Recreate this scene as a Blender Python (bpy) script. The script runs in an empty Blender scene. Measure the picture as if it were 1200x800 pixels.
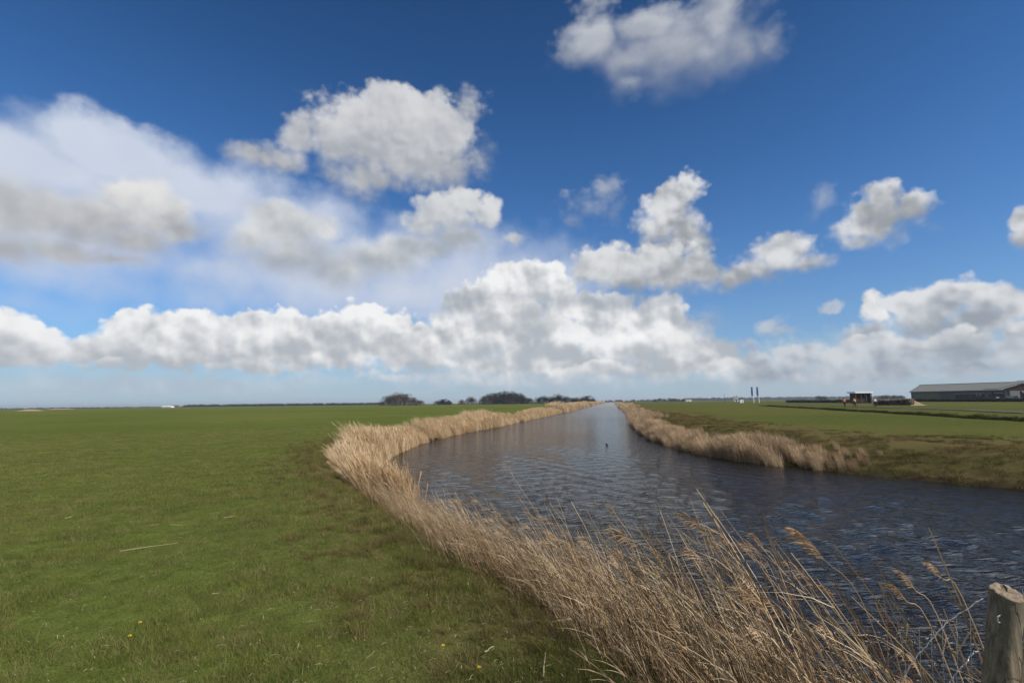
import bpy, math, random
import numpy as np
from math import radians, sin, cos, tan, atan2, sqrt, pi, hypot
from mathutils import Vector, Matrix

S = bpy.context.scene
COL = S.collection
rng = np.random.default_rng(7)
random.seed(7)

# ------------------------------------------------------------------ camera
CAM_H = 1.70
FPX = 600.0
PITCH = math.atan(71.5 / FPX)
ROLL = math.atan(0.0115)
fwd = Vector((0, cos(PITCH), sin(PITCH)))
r0 = Vector((1, 0, 0)); u0 = r0.cross(fwd)
RGT = (r0 * cos(ROLL) - u0 * sin(ROLL)).normalized()
UPV = RGT.cross(fwd).normalized()
cam_data = bpy.data.cameras.new('camera')
cam_data.sensor_width = 36; cam_data.lens = 18.0
cam_data.clip_start = 0.05; cam_data.clip_end = 60000
cam = bpy.data.objects.new('camera', cam_data); COL.objects.link(cam)
m3 = Matrix((RGT, UPV, -fwd)).transposed()
cam.matrix_world = Matrix.Translation((0, 0, CAM_H)) @ m3.to_4x4()
S.camera = cam

def ray(px, py):
    return (fwd * FPX + RGT * (px - 600) - UPV * (py - 400)).normalized()
def at_z(px, py, z=0.0):
    d = ray(px, py); t = (z - CAM_H) / d.z
    return (d.x * t, d.y * t)
def at_y(px, Y):                       # ground x seen in column px (near the horizon) at depth Y
    d = ray(px, 478.4 - .0115 * px); return d.x / d.y * Y
def hor(px): return 478.4 - .0115 * px
def h_of(px, py, Y):                   # height of the point seen at px,py at depth Y
    return CAM_H + (hor(px) - py) / FPX * Y

# ------------------------------------------------------------------ light
SUN_AZ, SUN_EL = radians(122), radians(38)
S.view_settings.view_transform = 'Standard'; S.view_settings.look = 'None'
S.view_settings.exposure = -0.05; S.view_settings.gamma = 1
S.cycles.max_bounces = 4; S.cycles.diffuse_bounces = 2; S.cycles.glossy_bounces = 2; S.cycles.use_adaptive_sampling = True; S.cycles.adaptive_threshold = .02
S.cycles.transparent_max_bounces = 8
S.cycles.use_denoising = True
sl = bpy.data.lights.new('sun', 'SUN'); sl.energy = 4.8; sl.angle = radians(.53); sl.color = (1, .95, .86)
sun = bpy.data.objects.new('sun', sl); COL.objects.link(sun)
sd = Vector((sin(SUN_AZ) * cos(SUN_EL), cos(SUN_AZ) * cos(SUN_EL), sin(SUN_EL)))
sun.rotation_euler = sd.to_track_quat('Z', 'Y').to_euler()
sun.location = (0, 0, 50)

# ------------------------------------------------------------------ node helper
class NB:
    def __init__(s, tree): s.t = tree; s.n = tree.nodes; s.l = tree.links
    def new(s, typ, **kw):
        n = s.n.new(typ)
        for k, v in kw.items(): setattr(n, k, v)
        return n
    def put(s, sock, v):
        if v is None: return
        if isinstance(v, bpy.types.NodeSocket): s.l.new(v, sock)
        else: sock.default_value = v
    def m(s, op, a, b=None, c=None, clamp=False):
        n = s.new('ShaderNodeMath', operation=op, use_clamp=clamp)
        s.put(n.inputs[0], a); s.put(n.inputs[1], b); s.put(n.inputs[2], c)
        return n.outputs[0]
    def v(s, op, a, b=None, c=None):
        n = s.new('ShaderNodeVectorMath', operation=op)
        s.put(n.inputs[0], a); s.put(n.inputs[1], b); s.put(n.inputs[2], c)
        return n.outputs['Value'] if op in ('LENGTH', 'DOT_PRODUCT', 'DISTANCE') else n.outputs[0]
    def mix(s, f, a, b, blend='MIX'):
        n = s.new('ShaderNodeMix', data_type='RGBA', blend_type=blend)
        s.put(n.inputs[0], f); s.put(n.inputs[6], a); s.put(n.inputs[7], b)
        return n.outputs[2]
    def ramp(s, x, lo, hi, a=0.0, b=1.0, smooth=True):
        n = s.new('ShaderNodeMapRange', interpolation_type='SMOOTHSTEP' if smooth else 'LINEAR')
        s.put(n.inputs[0], x); s.put(n.inputs[1], lo); s.put(n.inputs[2], hi); s.put(n.inputs[3], a); s.put(n.inputs[4], b)
        return n.outputs[0]
    def noise(s, vec, scale, detail=2, rough=.5, dist=0.0, color=False, dim='3D'):
        n = s.new('ShaderNodeTexNoise', noise_dimensions=dim); s.put(n.inputs['Vector'], vec)
        n.inputs['Scale'].default_value = scale; n.inputs['Detail'].default_value = detail
        n.inputs['Roughness'].default_value = rough; n.inputs['Distortion'].default_value = dist
        return n.outputs[1] if color else n.outputs[0]
    def comb(s, x, y, z):
        n = s.new('ShaderNodeCombineXYZ')
        for i, q in enumerate((x, y, z)): s.put(n.inputs[i], q)
        return n.outputs[0]

# ------------------------------------------------------------------ world: sky and clouds
W = bpy.data.worlds.new('World'); S.world = W; W.use_nodes = True
nb = NB(W.node_tree); nb.n.clear()
out = nb.new('ShaderNodeOutputWorld'); bg = nb.new('ShaderNodeBackground')
nb.l.new(bg.outputs[0], out.inputs[0])
SKY_K = 0.10
sky = nb.new('ShaderNodeTexSky', sky_type='NISHITA'); sky.sun_disc = False
sky.sun_elevation = SUN_EL; sky.sun_rotation = SUN_AZ
sky.altitude = 0; sky.air_density = 1.0; sky.dust_density = 0.3; sky.ozone_density = 2.5
tc = nb.new('ShaderNodeTexCoord'); D = tc.outputs['Generated']
sp = nb.new('ShaderNodeSeparateXYZ'); nb.l.new(D, sp.inputs[0])
hh = nb.m('MAXIMUM', nb.m('SQRT', nb.m('ADD', nb.m('MULTIPLY', sp.outputs[0], sp.outputs[0]), nb.m('MULTIPLY', sp.outputs[1], sp.outputs[1]))), .05)
aa = nb.m('ARCTAN2', sp.outputs[0], sp.outputs[1])
ee = nb.m('DIVIDE', sp.outputs[2], hh)
C = nb.comb(nb.m('DIVIDE', sp.outputs[0], hh), nb.m('DIVIDE', sp.outputs[1], hh), ee)
P0 = nb.comb(aa, ee, 0.0)
w1 = nb.noise(P0, 9, 4, .6, color=True, dim='2D'); w1 = nb.v('SUBTRACT', w1, (.5, .5, .5))
w2 = nb.noise(P0, 45, 3, .6, color=True, dim='2D'); w2 = nb.v('SUBTRACT', w2, (.5, .5, .5))
P = nb.v('MULTIPLY_ADD', w1, (.05, .045, 0), P0)
P = nb.v('MULTIPLY_ADD', w2, (.007, .007, 0), P)

def billow(vec, sc, det, ro=.52, wv=.42, vd=1.0):
    f = nb.noise(vec, sc, det, ro, dim='2D')
    vo = nb.new('ShaderNodeTexVoronoi', feature='SMOOTH_F1', voronoi_dimensions='2D')
    nb.put(vo.inputs['Vector'], vec); vo.inputs['Scale'].default_value = sc * 1.5
    vo.inputs['Detail'].default_value = vd; vo.inputs['Roughness'].default_value = .5; vo.inputs['Smoothness'].default_value = .35
    b = nb.m('MULTIPLY_ADD', vo.outputs['Distance'], -.7, .9)
    return nb.m('ADD', nb.m('MULTIPLY', f, 1 - wv), nb.m('MULTIPLY', b, wv))
CW = nb.v('MULTIPLY_ADD', w2, (.006, .006, 0), P0)
LOFF = (.5, .85, 0)
def off(k): return nb.v('ADD', CW, (LOFF[0] * k, LOFF[1] * k, LOFF[2] * k))
NA0 = billow(CW, 10, 7, .56); NB0 = billow(CW, 24, 6, .56)
def relief(sc, k):
    return nb.m('SUBTRACT', billow(CW, sc, 3, .5, .32), billow(off(k), sc, 3, .5, .32))
dNA = relief(7, .024); dNB = relief(14, .013)
NL = nb.noise(P0, 13, 3, .5, dim='2D')

# one cloud layer over what lies behind it
G = bpy.data.node_groups.new('cloud_layer', 'ShaderNodeTree')
for nm, ty in (('Behind', 'NodeSocketColor'), ('Near', 'NodeSocketFloat'), ('V', 'NodeSocketFloat'), ('N', 'NodeSocketFloat'),
               ('dN', 'NodeSocketFloat'), ('NL', 'NodeSocketFloat'), ('Amp', 'NodeSocketFloat'), ('Soft', 'NodeSocketFloat'), ('Opacity', 'NodeSocketFloat'),
               ('Gain', 'NodeSocketFloat'), ('Lit', 'NodeSocketColor'), ('Grey', 'NodeSocketColor')):
    G.interface.new_socket(nm, in_out='INPUT', socket_type=ty)
G.interface.new_socket('Color', in_out='OUTPUT', socket_type='NodeSocketColor')
g = NB(G); gi = g.new('NodeGroupInput'); go = g.new('NodeGroupOutput')
I = {o.name: o for o in gi.outputs}
F = g.m('SUBTRACT', 1.0, I['Near'])
t = g.m('ADD', F, g.m('MULTIPLY', g.m('SUBTRACT', I['N'], .49), I['Amp']))
softv = g.m('MULTIPLY', I['Soft'], g.ramp(I['V'], 0.0, .8, 2.2, .85, smooth=False))
al = g.m('MULTIPLY', g.ramp(g.m('ADD', t, .04), 0.0, softv), I['Opacity'])
sh = g.m('MULTIPLY_ADD', I['V'], .72, .10)
sh = g.m('MULTIPLY_ADD', I['dN'], I['Gain'], sh)
sh = g.m('MULTIPLY_ADD', g.m('MULTIPLY', g.m('SUBTRACT', I['NL'], .5), .75), I['Gain'], sh)
sh = g.m('MULTIPLY_ADD', g.m('MINIMUM', F, .9), -.14, g.m('ADD', sh, .1))
sh = g.ramp(sh, .0, 1.0)
cc = g.mix(sh, I['Grey'], I['Lit'])
g.l.new(g.mix(al, I['Behind'], cc), go.inputs[0])

def pae(px, py):
    d = ray(px, py); h_ = hypot(d.x, d.y); return atan2(d.x, d.y), d.z / h_
def layer(behind, puffs, ybase, ytop, amp=1.1, soft=.30, op=1.0, small=False, gain=1.9, grow=1.2, lit=(.80, .82, .85, 1), grey=(.36, .39, .43, 1), slope=0.0):
    acc = None; xs = 0
    for (px, py, rx, ry) in puffs:
        a, e = pae(px, py); ra = abs(pae(px + rx, py)[0] - a) * grow; re = abs(pae(px, py - ry)[1] - e) * grow
        n = nb.v('LENGTH', nb.v('MULTIPLY_ADD', P, (1 / ra, 1 / re, 0), (-a / ra, -e / re, 0)))
        acc = n if acc is None else nb.m('SMOOTH_MIN', acc, n, .22)
        xs += px
    xm = xs / len(puffs)
    eb, et = pae(xm, ybase)[1], pae(xm, ytop)[1]
    v = nb.ramp(ee, eb, et, smooth=False)
    gn = nb.new('ShaderNodeGroup'); gn.node_tree = G; s = gn.inputs
    nb.put(s['Behind'], behind); nb.put(s['Near'], acc); nb.put(s['V'], v)
    nb.put(s['N'], NB0 if small else NA0); nb.put(s['dN'], dNB if small else dNA); nb.put(s['NL'], NL)
    nb.put(s['Amp'], amp); nb.put(s['Soft'], soft); nb.put(s['Opacity'], op); nb.put(s['Gain'], gain)
    nb.put(s['Lit'], lit); nb.put(s['Grey'], grey)
    return gn.outputs[0]

skc = nb.v('MULTIPLY', sky.outputs[0], (SKY_K * .36, SKY_K * .74, SKY_K * 1.13))
dk = nb.ramp(ee, .1, 1.1, 1.08, .66)
skc = nb.v('MULTIPLY', skc, nb.comb(dk, dk, dk))
# pale air low on the horizon
hz = nb.m('EXPONENT', nb.m('MULTIPLY', nb.m('MAXIMUM', ee, 0.0), -8.5))
col = nb.mix(nb.m('MULTIPLY', hz, .85), skc, (.46, .54, .63, 1))
# thin high veil on the left
VEIL = dict(lit=(.66, .72, .83, 1), grey=(.55, .62, .77, 1), gain=.6)
col = layer(col, [(40, 195, 160, 55), (130, 180, 110, 45), (230, 230, 130, 50), (330, 265, 120, 50), (430, 310, 150, 45), (80, 270, 190, 70), (540, 330, 170, 70), (380, 320, 160, 60), (660, 330, 60, 40), (470, 345, 200, 45)],
            400, 120, amp=.6, soft=.6, op=1.0, **VEIL)
col = layer(col, [(150, 150, 60, 14), (95, 140, 55, 12), (375, 245, 40, 10)], 200, 120, amp=2.4, soft=.9, op=.7, **VEIL)
col = layer(col, [(110, 330, 200, 34), (300, 350, 220, 40), (520, 360, 160, 40), (30, 360, 110, 24)], 400, 300, amp=1.2, soft=1.0, op=.5, **VEIL)
# stratus haze behind the low banks
col = layer(col, [(200, 452, 330, 22), (620, 440, 260, 34), (1000, 432, 330, 40), (1150, 430, 160, 40)], 470, 400, amp=.6, soft=.7, op=.85, lit=(.58, .64, .71, 1), grey=(.46, .53, .62, 1), small=True)
# generic fair-weather cumulus all round outside the view
gen = nb.noise(C, 3.2, 8, .55)
msk = nb.m('MAXIMUM', nb.ramp(nb.m('ABSOLUTE', aa), .85, 1.1), nb.ramp(ee, .90, 1.15))
galp = nb.m('MULTIPLY', nb.ramp(gen, .43, .56), msk)
col = nb.mix(galp, col, nb.mix(nb.ramp(nb.m('ADD', dNA, nb.m('MULTIPLY', gen, .6)), .25, .50), (.60, .62, .65, 1), (.40, .43, .47, 1)))

WHT = dict(lit=(.92, .925, .93, 1), grey=(.46, .495, .54, 1))
MID = dict(grow=1.42, lit=(.74, .755, .78, 1), grey=(.33, .355, .39, 1))
UP = dict(grow=1.45, lit=(.56, .585, .63, 1), grey=(.34, .375, .43, 1))
# low banks
col = layer(col, [(860, 425, 60, 14), (930, 420, 50, 16), (990, 418, 50, 16), (1050, 412, 60, 22), (1120, 415, 60, 22), (1190, 415, 50, 22), (1010, 435, 130, 14), (1150, 435, 90, 16), (900, 438, 90, 14)],
            447, 396, small=True, amp=1.3, soft=.5, op=.9, lit=(.66, .69, .73, 1), grey=(.33, .38, .45, 1))
col = layer(col, [(0, 398, 45, 30), (45, 408, 50, 24), (20, 420, 60, 14), (95, 415, 50, 18)], 440, 368, small=True, soft=.35, **WHT)
col = layer(col, [(145, 390, 26, 22), (180, 392, 36, 26), (225, 384, 30, 24), (252, 388, 26, 22), (295, 390, 38, 26), (335, 388, 36, 24), (375, 390, 38, 24),
                  (415, 384, 30, 26), (437, 370, 18, 16), (455, 395, 36, 28), (150, 412, 70, 20), (250, 415, 100, 20), (370, 412, 110, 22), (490, 410, 60, 26)],
            440, 362, small=True, soft=.28, amp=1.0, **WHT)
col = layer(col, [(540, 400, 60, 32), (590, 375, 60, 36), (600, 335, 42, 26), (632, 322, 30, 16), (655, 345, 24, 24), (560, 352, 36, 20), (640, 400, 70, 34), (720, 395, 60, 38),
                  (700, 365, 50, 22), (770, 400, 60, 34), (775, 372, 36, 22), (830, 412, 40, 20), (650, 428, 160, 14), (800, 430, 90, 12)],
            447, 308, small=True, soft=.32, amp=1.0, **WHT)
col = layer(col, [(560, 350, 34, 16), (600, 352, 30, 12), (540, 362, 26, 12), (590, 382, 34, 11)], 380, 326, small=True, soft=.8, op=.75, lit=(.55, .58, .62, 1), grey=(.33, .37, .42, 1))
col = layer(col, [(720, 352, 44, 12), (770, 356, 40, 14), (830, 372, 26, 14), (815, 395, 30, 14), (700, 384, 40, 10)], 400, 338, small=True, soft=.9, op=.6, lit=(.50, .54, .60, 1), grey=(.36, .40, .47, 1))
col = layer(col, [(1025, 358, 17, 20), (1060, 352, 36, 17), (1110, 350, 46, 20), (1160, 354, 40, 22), (1195, 362, 30, 22), (1018, 388, 30, 13), (1080, 378, 60, 22), (1150, 382, 60, 22), (1110, 402, 80, 10), (1200, 390, 40, 16)],
            412, 330, small=True, soft=.45, lit=(.74, .76, .79, 1), grey=(.33, .37, .43, 1))
col = layer(col, [(880, 402, 20, 9), (900, 382, 20, 11), (972, 362, 13, 10), (920, 388, 14, 6)], 412, 365, small=True, soft=.7, op=.8, lit=(.55, .60, .67, 1), grey=(.36, .41, .50, 1))
col = layer(col, [(470 + 62 * k, 443 + (k * 7) % 5, 46, 8 + (k * 5) % 4) for k in range(12)], 456, 432, small=True, soft=.9, amp=1.6, gain=1.2, lit=(.72, .75, .79, 1), grey=(.50, .56, .63, 1), op=.7)
# lit clumps standing in front of the low banks
for (cx, cy, w_, h_, base_, top_, br) in ((60, 408, 50, 22, 434, 380, .86), (150, 398, 36, 24, 430, 372, .92), (235, 388, 44, 26, 424, 356, .97), (330, 398, 50, 22, 428, 368, .93), (425, 388, 40, 28, 425, 350, .95),
                                          (480, 412, 46, 20, 440, 392, .84), (640, 335, 36, 30, 378, 300, .97), (610, 372, 56, 22, 398, 340, .78), (575, 410, 46, 22, 436, 384, .86), (665, 405, 44, 24, 434, 378, .93),
                                          (735, 400, 34, 24, 430, 372, .96), (790, 412, 40, 20, 436, 388, .85), (850, 428, 34, 12, 442, 414, .82), (700, 432, 60, 10, 444, 420, .88), (300, 428, 60, 9, 440, 416, .78), (130, 428, 50, 9, 440, 416, .80),
                                          (1030, 396, 40, 12, 412, 380, .88), (1120, 398, 46, 13, 414, 382, .80), (1022, 362, 18, 20, 388, 338, .90), (1150, 344, 36, 14, 366, 326, .84)):
    col = layer(col, [(cx - w_ * .5, cy + h_ * .25, w_ * .5, h_ * .6), (cx + w_ * .05, cy - h_ * .1, w_ * .5, h_ * .85), (cx + w_ * .55, cy + h_ * .25, w_ * .45, h_ * .6)], base_, top_, small=True, soft=.55, amp=.9, gain=1.5,
                lit=(br, br * 1.005, br * 1.01, 1), grey=(.47, .505, .55, 1), op=.85)
# middle clouds
col = layer(col, [(798, 228, 22, 19), (785, 248, 26, 22), (776, 268, 26, 22), (800, 275, 24, 24), (812, 288, 18, 18), (780, 295, 40, 18)], 318, 205, small=True, soft=.5, **MID)
col = layer(col, [(700, 312, 28, 22), (735, 318, 42, 24), (780, 318, 48, 27), (825, 320, 36, 20), (860, 322, 28, 14)], 345, 288, small=True, soft=.45, gain=1.3, grow=1.3, lit=(.74, .755, .77, 1), grey=(.33, .355, .39, 1))
col = layer(col, [(912, 306, 40, 20), (930, 290, 24, 15), (950, 308, 26, 13), (888, 314, 30, 13), (920, 296, 30, 22)], 334, 275, small=True, soft=.55, **MID)
col = layer(col, [(1030, 256, 36, 26), (1008, 266, 26, 20), (1032, 233, 24, 15), (1066, 242, 22, 16), (1004, 282, 16, 9)], 296, 212, small=True, soft=.55, amp=1.3, **MID)
col = layer(col, [(964, 235, 15, 17), (956, 250, 12, 10), (1090, 265, 14, 8)], 262, 215, soft=1.2, op=.45, small=True, **UP)
col = layer(col, [(1202, 278, 16, 20), (1195, 262, 12, 9)], 300, 255, soft=.6, small=True, **MID)
col = layer(col, [(712, 220, 22, 12), (692, 240, 30, 17), (672, 258, 18, 10), (715, 252, 14, 16)], 275, 205, small=True, soft=1.2, op=.62, amp=1.9, **UP)
# left clouds
col = layer(col, [(0, 250, 60, 42), (50, 250, 50, 26), (0, 290, 60, 26), (70, 292, 80, 20), (130, 302, 60, 12), (90, 262, 50, 26)], 322, 215, soft=.65, gain=1.3, grow=1.25, lit=(.66, .67, .69, 1), grey=(.39, .41, .45, 1))
col = layer(col, [(160, 238, 40, 26), (185, 255, 44, 26), (130, 255, 44, 24), (215, 275, 30, 18), (160, 280, 60, 18)], 306, 208, soft=.5, amp=.9, gain=1.3, grow=1.3, lit=(.80, .80, .79, 1), grey=(.38, .40, .44, 1))
col = layer(col, [(320, 255, 28, 20), (300, 275, 22, 18), (350, 268, 32, 20), (380, 272, 20, 15), (345, 300, 56, 26), (400, 315, 50, 22), (450, 305, 50, 20)], 340, 235, soft=.6, gain=1.3, grow=1.45, lit=(.76, .77, .78, 1), grey=(.38, .42, .47, 1))
col = layer(col, [(525, 252, 38, 26), (545, 236, 26, 15), (497, 266, 28, 18), (572, 250, 12, 18), (535, 282, 44, 16), (602, 276, 14, 6), (500, 292, 50, 12)], 305, 218, soft=.5, small=True, gain=1.2, amp=.9, grow=1.35, lit=(.72, .735, .75, 1), grey=(.40, .44, .50, 1))
col = layer(col, [(435, 150, 50, 34), (462, 122, 40, 22), (505, 138, 34, 28), (398, 160, 40, 30), (348, 158, 22, 24), (300, 184, 32, 13), (335, 186, 32, 16), (465, 182, 70, 34), (430, 208, 50, 24), (505, 190, 48, 34), (520, 160, 38, 34), (450, 165, 80, 50)],
            240, 92, soft=.5, small=True, amp=.85, gain=1.0, lit=(.68, .69, .715, 1), grey=(.38, .405, .45, 1), grow=1.3)
col = layer(col, [(551, 128, 18, 26), (562, 186, 20, 24), (540, 205, 20, 14), (512, 110, 12, 10), (425, 232, 24, 12)], 245, 100, soft=1.1, op=.75, amp=1.5, small=True, **UP)
# top cloud
col = layer(col, [(690, 55, 34, 32), (735, 70, 48, 30), (785, 58, 50, 30), (830, 62, 46, 34), (840, 28, 34, 30), (875, 58, 36, 28), (760, 34, 44, 22), (900, 50, 24, 26), (740, 96, 30, 14), (790, 65, 100, 44)],
            118, -10, soft=.8, amp=1.0, gain=.8, grow=1.3, lit=(.54, .565, .62, 1), grey=(.30, .335, .41, 1))
col = layer(col, [(700, 8, 24, 20), (840, 4, 40, 16), (780, 10, 20, 14), (735, 110, 22, 12), (660, 60, 14, 20), (912, 40, 16, 24)], 118, -10, soft=1.3, op=.5, amp=2.0, small=True, **UP)
# below the horizon
col = nb.mix(nb.ramp(ee, -.02, 0.0), (.05, .06, .05, 1), col)
nb.l.new(col, bg.inputs[0]); bg.inputs[1].default_value = 1.0
W.cycles.sampling_method = 'MANUAL'; W.cycles.sample_map_resolution = 256

# ------------------------------------------------------------------ object helpers
def setp(o, label=None, cat=None, group=None, kind=None):
    if label: o['label'] = label
    if cat: o['category'] = cat
    if group: o['group'] = group
    if kind: o['kind'] = kind
    return o
def mesh_np(name, co, faces, mat=None, smooth=False, attrs=None):
    co = np.asarray(co, np.float32).reshape(-1, 3)
    me = bpy.data.meshes.new(name)
    if isinstance(faces, np.ndarray):
        k = faces.shape[1]; n = len(faces)
        me.vertices.add(len(co)); me.vertices.foreach_set('co', co.ravel())
        me.loops.add(n * k); me.loops.foreach_set('vertex_index', faces.astype(np.int32).ravel())
        me.polygons.add(n); me.polygons.foreach_set('loop_start', np.arange(0, n * k, k, dtype=np.int32))
        me.update(calc_edges=True)
    else:
        me.from_pydata([tuple(map(float, c)) for c in co], [], faces); me.update()
    if smooth: me.polygons.foreach_set('use_smooth', [True] * len(me.polygons))
    for nm, ty, arr in (attrs or []):
        a = me.attributes.new(nm, ty, 'POINT')
        a.data.foreach_set('vector' if ty == 'FLOAT_VECTOR' else 'value', np.asarray(arr).ravel())
    if mat: me.materials.append(mat)
    me.validate()
    return me
def link(name, me, parent=None, loc=None, rot=None):
    o = bpy.data.objects.new(name, me); COL.objects.link(o)
    if parent is not None: o.parent = parent
    if loc is not None: o.location = loc
    if rot is not None: o.rotation_euler = rot
    return o
def empty(name, loc, rz, label, cat, group=None):
    o = link(name, None, None, loc, (0, 0, rz)); return setp(o, label, cat, group)
class MB:
    def __init__(s): s.v = []; s.f = []
    def add(s, vs, fs):
        b = len(s.v); s.v += [tuple(v) for v in vs]; s.f += [tuple(i + b for i in f) for f in fs]
    def box(s, c, d, rz=0, M=None):
        x, y, z = (q / 2 for q in d)
        vs = [Vector((i * x, j * y, k * z)) for k in (-1, 1) for j in (-1, 1) for i in (-1, 1)]
        R = Matrix.Rotation(rz, 3, 'Z') if M is None else M
        s.add([R @ v + Vector(c) for v in vs], [(0, 2, 3, 1), (4, 5, 7, 6), (0, 1, 5, 4), (2, 6, 7, 3), (0, 4, 6, 2), (1, 3, 7, 5)])
    def tube(s, pts, rads, n=6, cap=True):
        pts = [Vector(p) for p in pts]
        if not hasattr(rads, '__len__'): rads = [rads] * len(pts)
        rings = []; ref = None
        for i, p in enumerate(pts):
            d = (pts[min(i + 1, len(pts) - 1)] - pts[max(i - 1, 0)]).normalized()
            if ref is None: ref = d.orthogonal().normalized()
            a = (ref - d * ref.dot(d)).normalized(); ref = a; b = d.cross(a)
            rings.append([p + (a * cos(2 * pi * k / n) + b * sin(2 * pi * k / n)) * rads[i] for k in range(n)])
        vs = [v for r in rings for v in r]; fs = []
        for i in range(len(rings) - 1):
            for k in range(n):
                fs.append((i * n + k, i * n + (k + 1) % n, (i + 1) * n + (k + 1) % n, (i + 1) * n + k))
        if cap: fs += [tuple(range(n))[::-1], tuple((len(rings) - 1) * n + k for k in range(n))]
        s.add(vs, fs)
    def ribbon(s, pts, wid, side):
        side = Vector(side); vs = []
        for p, w in zip(pts, wid):
            vs += [Vector(p) - side * w / 2, Vector(p) + side * w / 2]
        s.add(vs, [(2 * i, 2 * i + 1, 2 * i + 3, 2 * i + 2) for i in range(len(pts) - 1)])
    def me(s, name, mat=None, smooth=False): return mesh_np(name, s.v, s.f, mat, smooth)
    def obj(s, name, mat=None, parent=None, smooth=False, **k): return link(name, s.me(name, mat, smooth), parent, **k)

def noise2(x, y, sc, seed=0, octv=3):
    x = np.asarray(x, float) / sc; y = np.asarray(y, float) / sc
    tot = 0; amp = 1; nrm = 0
    for o in range(octv):
        xi = np.floor(x).astype(np.int64); yi = np.floor(y).astype(np.int64)
        fx = x - xi; fy = y - yi; fx = fx * fx * (3 - 2 * fx); fy = fy * fy * (3 - 2 * fy)
        def hsh(a, b):
            n = (a * 374761393 + b * 668265263 + (seed + o) * 974634777) & 0x7fffffff
            n = ((n ^ (n >> 13)) * 1274126177) & 0x7fffffff
            return ((n ^ (n >> 16)) & 0xffff) / 65535.0
        v = (hsh(xi, yi) * (1 - fx) + hsh(xi + 1, yi) * fx) * (1 - fy) + (hsh(xi, yi + 1) * (1 - fx) + hsh(xi + 1, yi + 1) * fx) * fy
        tot = tot + amp * v; nrm += amp; amp *= .5; x = x * 2.03 + 5.1; y = y * 2.03 + 1.7
    return tot / nrm - .5

# ------------------------------------------------------------------ materials
def mat_new(name):
    m = bpy.data.materials.new(name); m.use_nodes = True
    b = NB(m.node_tree); bs = m.node_tree.nodes['Principled BSDF']
    return m, b, bs
def plain(name, c, rough=.7, var=.25, scale=3.0, metal=0.0, bump=.0, spec=.3):
    m, b, bs = mat_new(name)
    t = b.new('ShaderNodeTexCoord').outputs['Object']
    n = b.noise(t, scale, 5, .6)
    f = b.ramp(n, .3, .7, 1 - var, 1 + var)
    b.l.new(b.v('MULTIPLY', (c[0], c[1], c[2]), b.comb(f, f, f)), bs.inputs['Base Color'])
    bs.inputs['Roughness'].default_value = rough; bs.inputs['Metallic'].default_value = metal
    bs.inputs['Specular IOR Level'].default_value = spec
    if bump:
        bn = b.new('ShaderNodeBump'); bn.inputs['Distance'].default_value = bump
        b.l.new(b.noise(t, scale * 4, 5, .6), bn.inputs['Height']); b.l.new(bn.outputs[0], bs.inputs['Normal'])
    return m
def foliage(name, c1, c2, c3, pscale=.5, trans=.3, rough=.7, bright_by_instance=.35, patch=False):
    m, b, bs = mat_new(name)
    geo = b.new('ShaderNodeNewGeometry').outputs['Position']
    oi = b.new('ShaderNodeObjectInfo').outputs['Random']
    n = b.noise(geo, pscale, 4, .6)
    c = b.mix(b.ramp(n, .35, .65), c1 + (1,), c2 + (1,))
    if patch: c = b.mix(b.m('MULTIPLY', b.ramp(b.noise(geo, 2.6, 5, .65), .50, .68), .6), c, c3 + (1,)); c = b.mix(b.m('MULTIPLY', b.ramp(b.noise(geo, 1.1, 4, .6), .52, .66), .55), c, (c1[0] * .55, c1[1] * .72, c1[2] * .8, 1))
    c = b.mix(b.ramp(oi, .55, 1.0), c, c3 + (1,))
    f = b.m('MULTIPLY_ADD', b.m('FRACT', b.m('MULTIPLY', oi, 17.3)), 2 * bright_by_instance, 1 - bright_by_instance)
    c = b.v('MULTIPLY', c, b.comb(f, f, f))
    b.l.new(c, bs.inputs['Base Color']); bs.inputs['Roughness'].default_value = rough
    bs.inputs['Specular IOR Level'].default_value = .05
    tr = b.new('ShaderNodeBsdfTranslucent'); b.l.new(c, tr.inputs[0])
    mx = b.new('ShaderNodeMixShader'); mx.inputs[0].default_value = trans
    b.l.new(bs.outputs[0], mx.inputs[1]); b.l.new(tr.outputs[0], mx.inputs[2])
    o = [n_ for n_ in b.n if n_.type == 'OUTPUT_MATERIAL'][0]; b.l.new(mx.outputs[0], o.inputs[0])
    return m

M_grass = foliage('short_grass', (.158, .200, .042), (.198, .215, .056), (.255, .215, .096), pscale=.8, trans=.4, patch=True)
M_rough = foliage('rough_grass', (.110, .098, .032), (.185, .130, .058), (.27, .20, .10), pscale=.6)
M_dark = foliage('dark_grass', (.080, .098, .026), (.125, .110, .038), (.16, .125, .05), pscale=.6)
M_ditch = foliage('ditch_sedge', (.022, .026, .010), (.035, .033, .014), (.05, .042, .02), pscale=.6)
M_straw = foliage('straw', (.60, .445, .27), (.66, .505, .325), (.46, .31, .17), pscale=.35, trans=.3, bright_by_instance=.2)
M_reed = foliage('reed_stem_straw', (.46, .345, .21), (.55, .43, .285), (.31, .20, .115), pscale=.9, trans=.25)
M_brownreed = foliage('old_reed', (.24, .155, .080), (.33, .22, .12), (.16, .095, .05), pscale=.9, trans=.15)
M_straw2 = foliage('brownish_straw', (.48, .35, .22), (.56, .42, .275), (.34, .225, .135), pscale=.35, trans=.25, bright_by_instance=.25)
M_plume = foliage('reed_plume', (.46, .31, .18), (.54, .39, .25), (.38, .24, .13), pscale=1.2, trans=.35)

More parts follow.
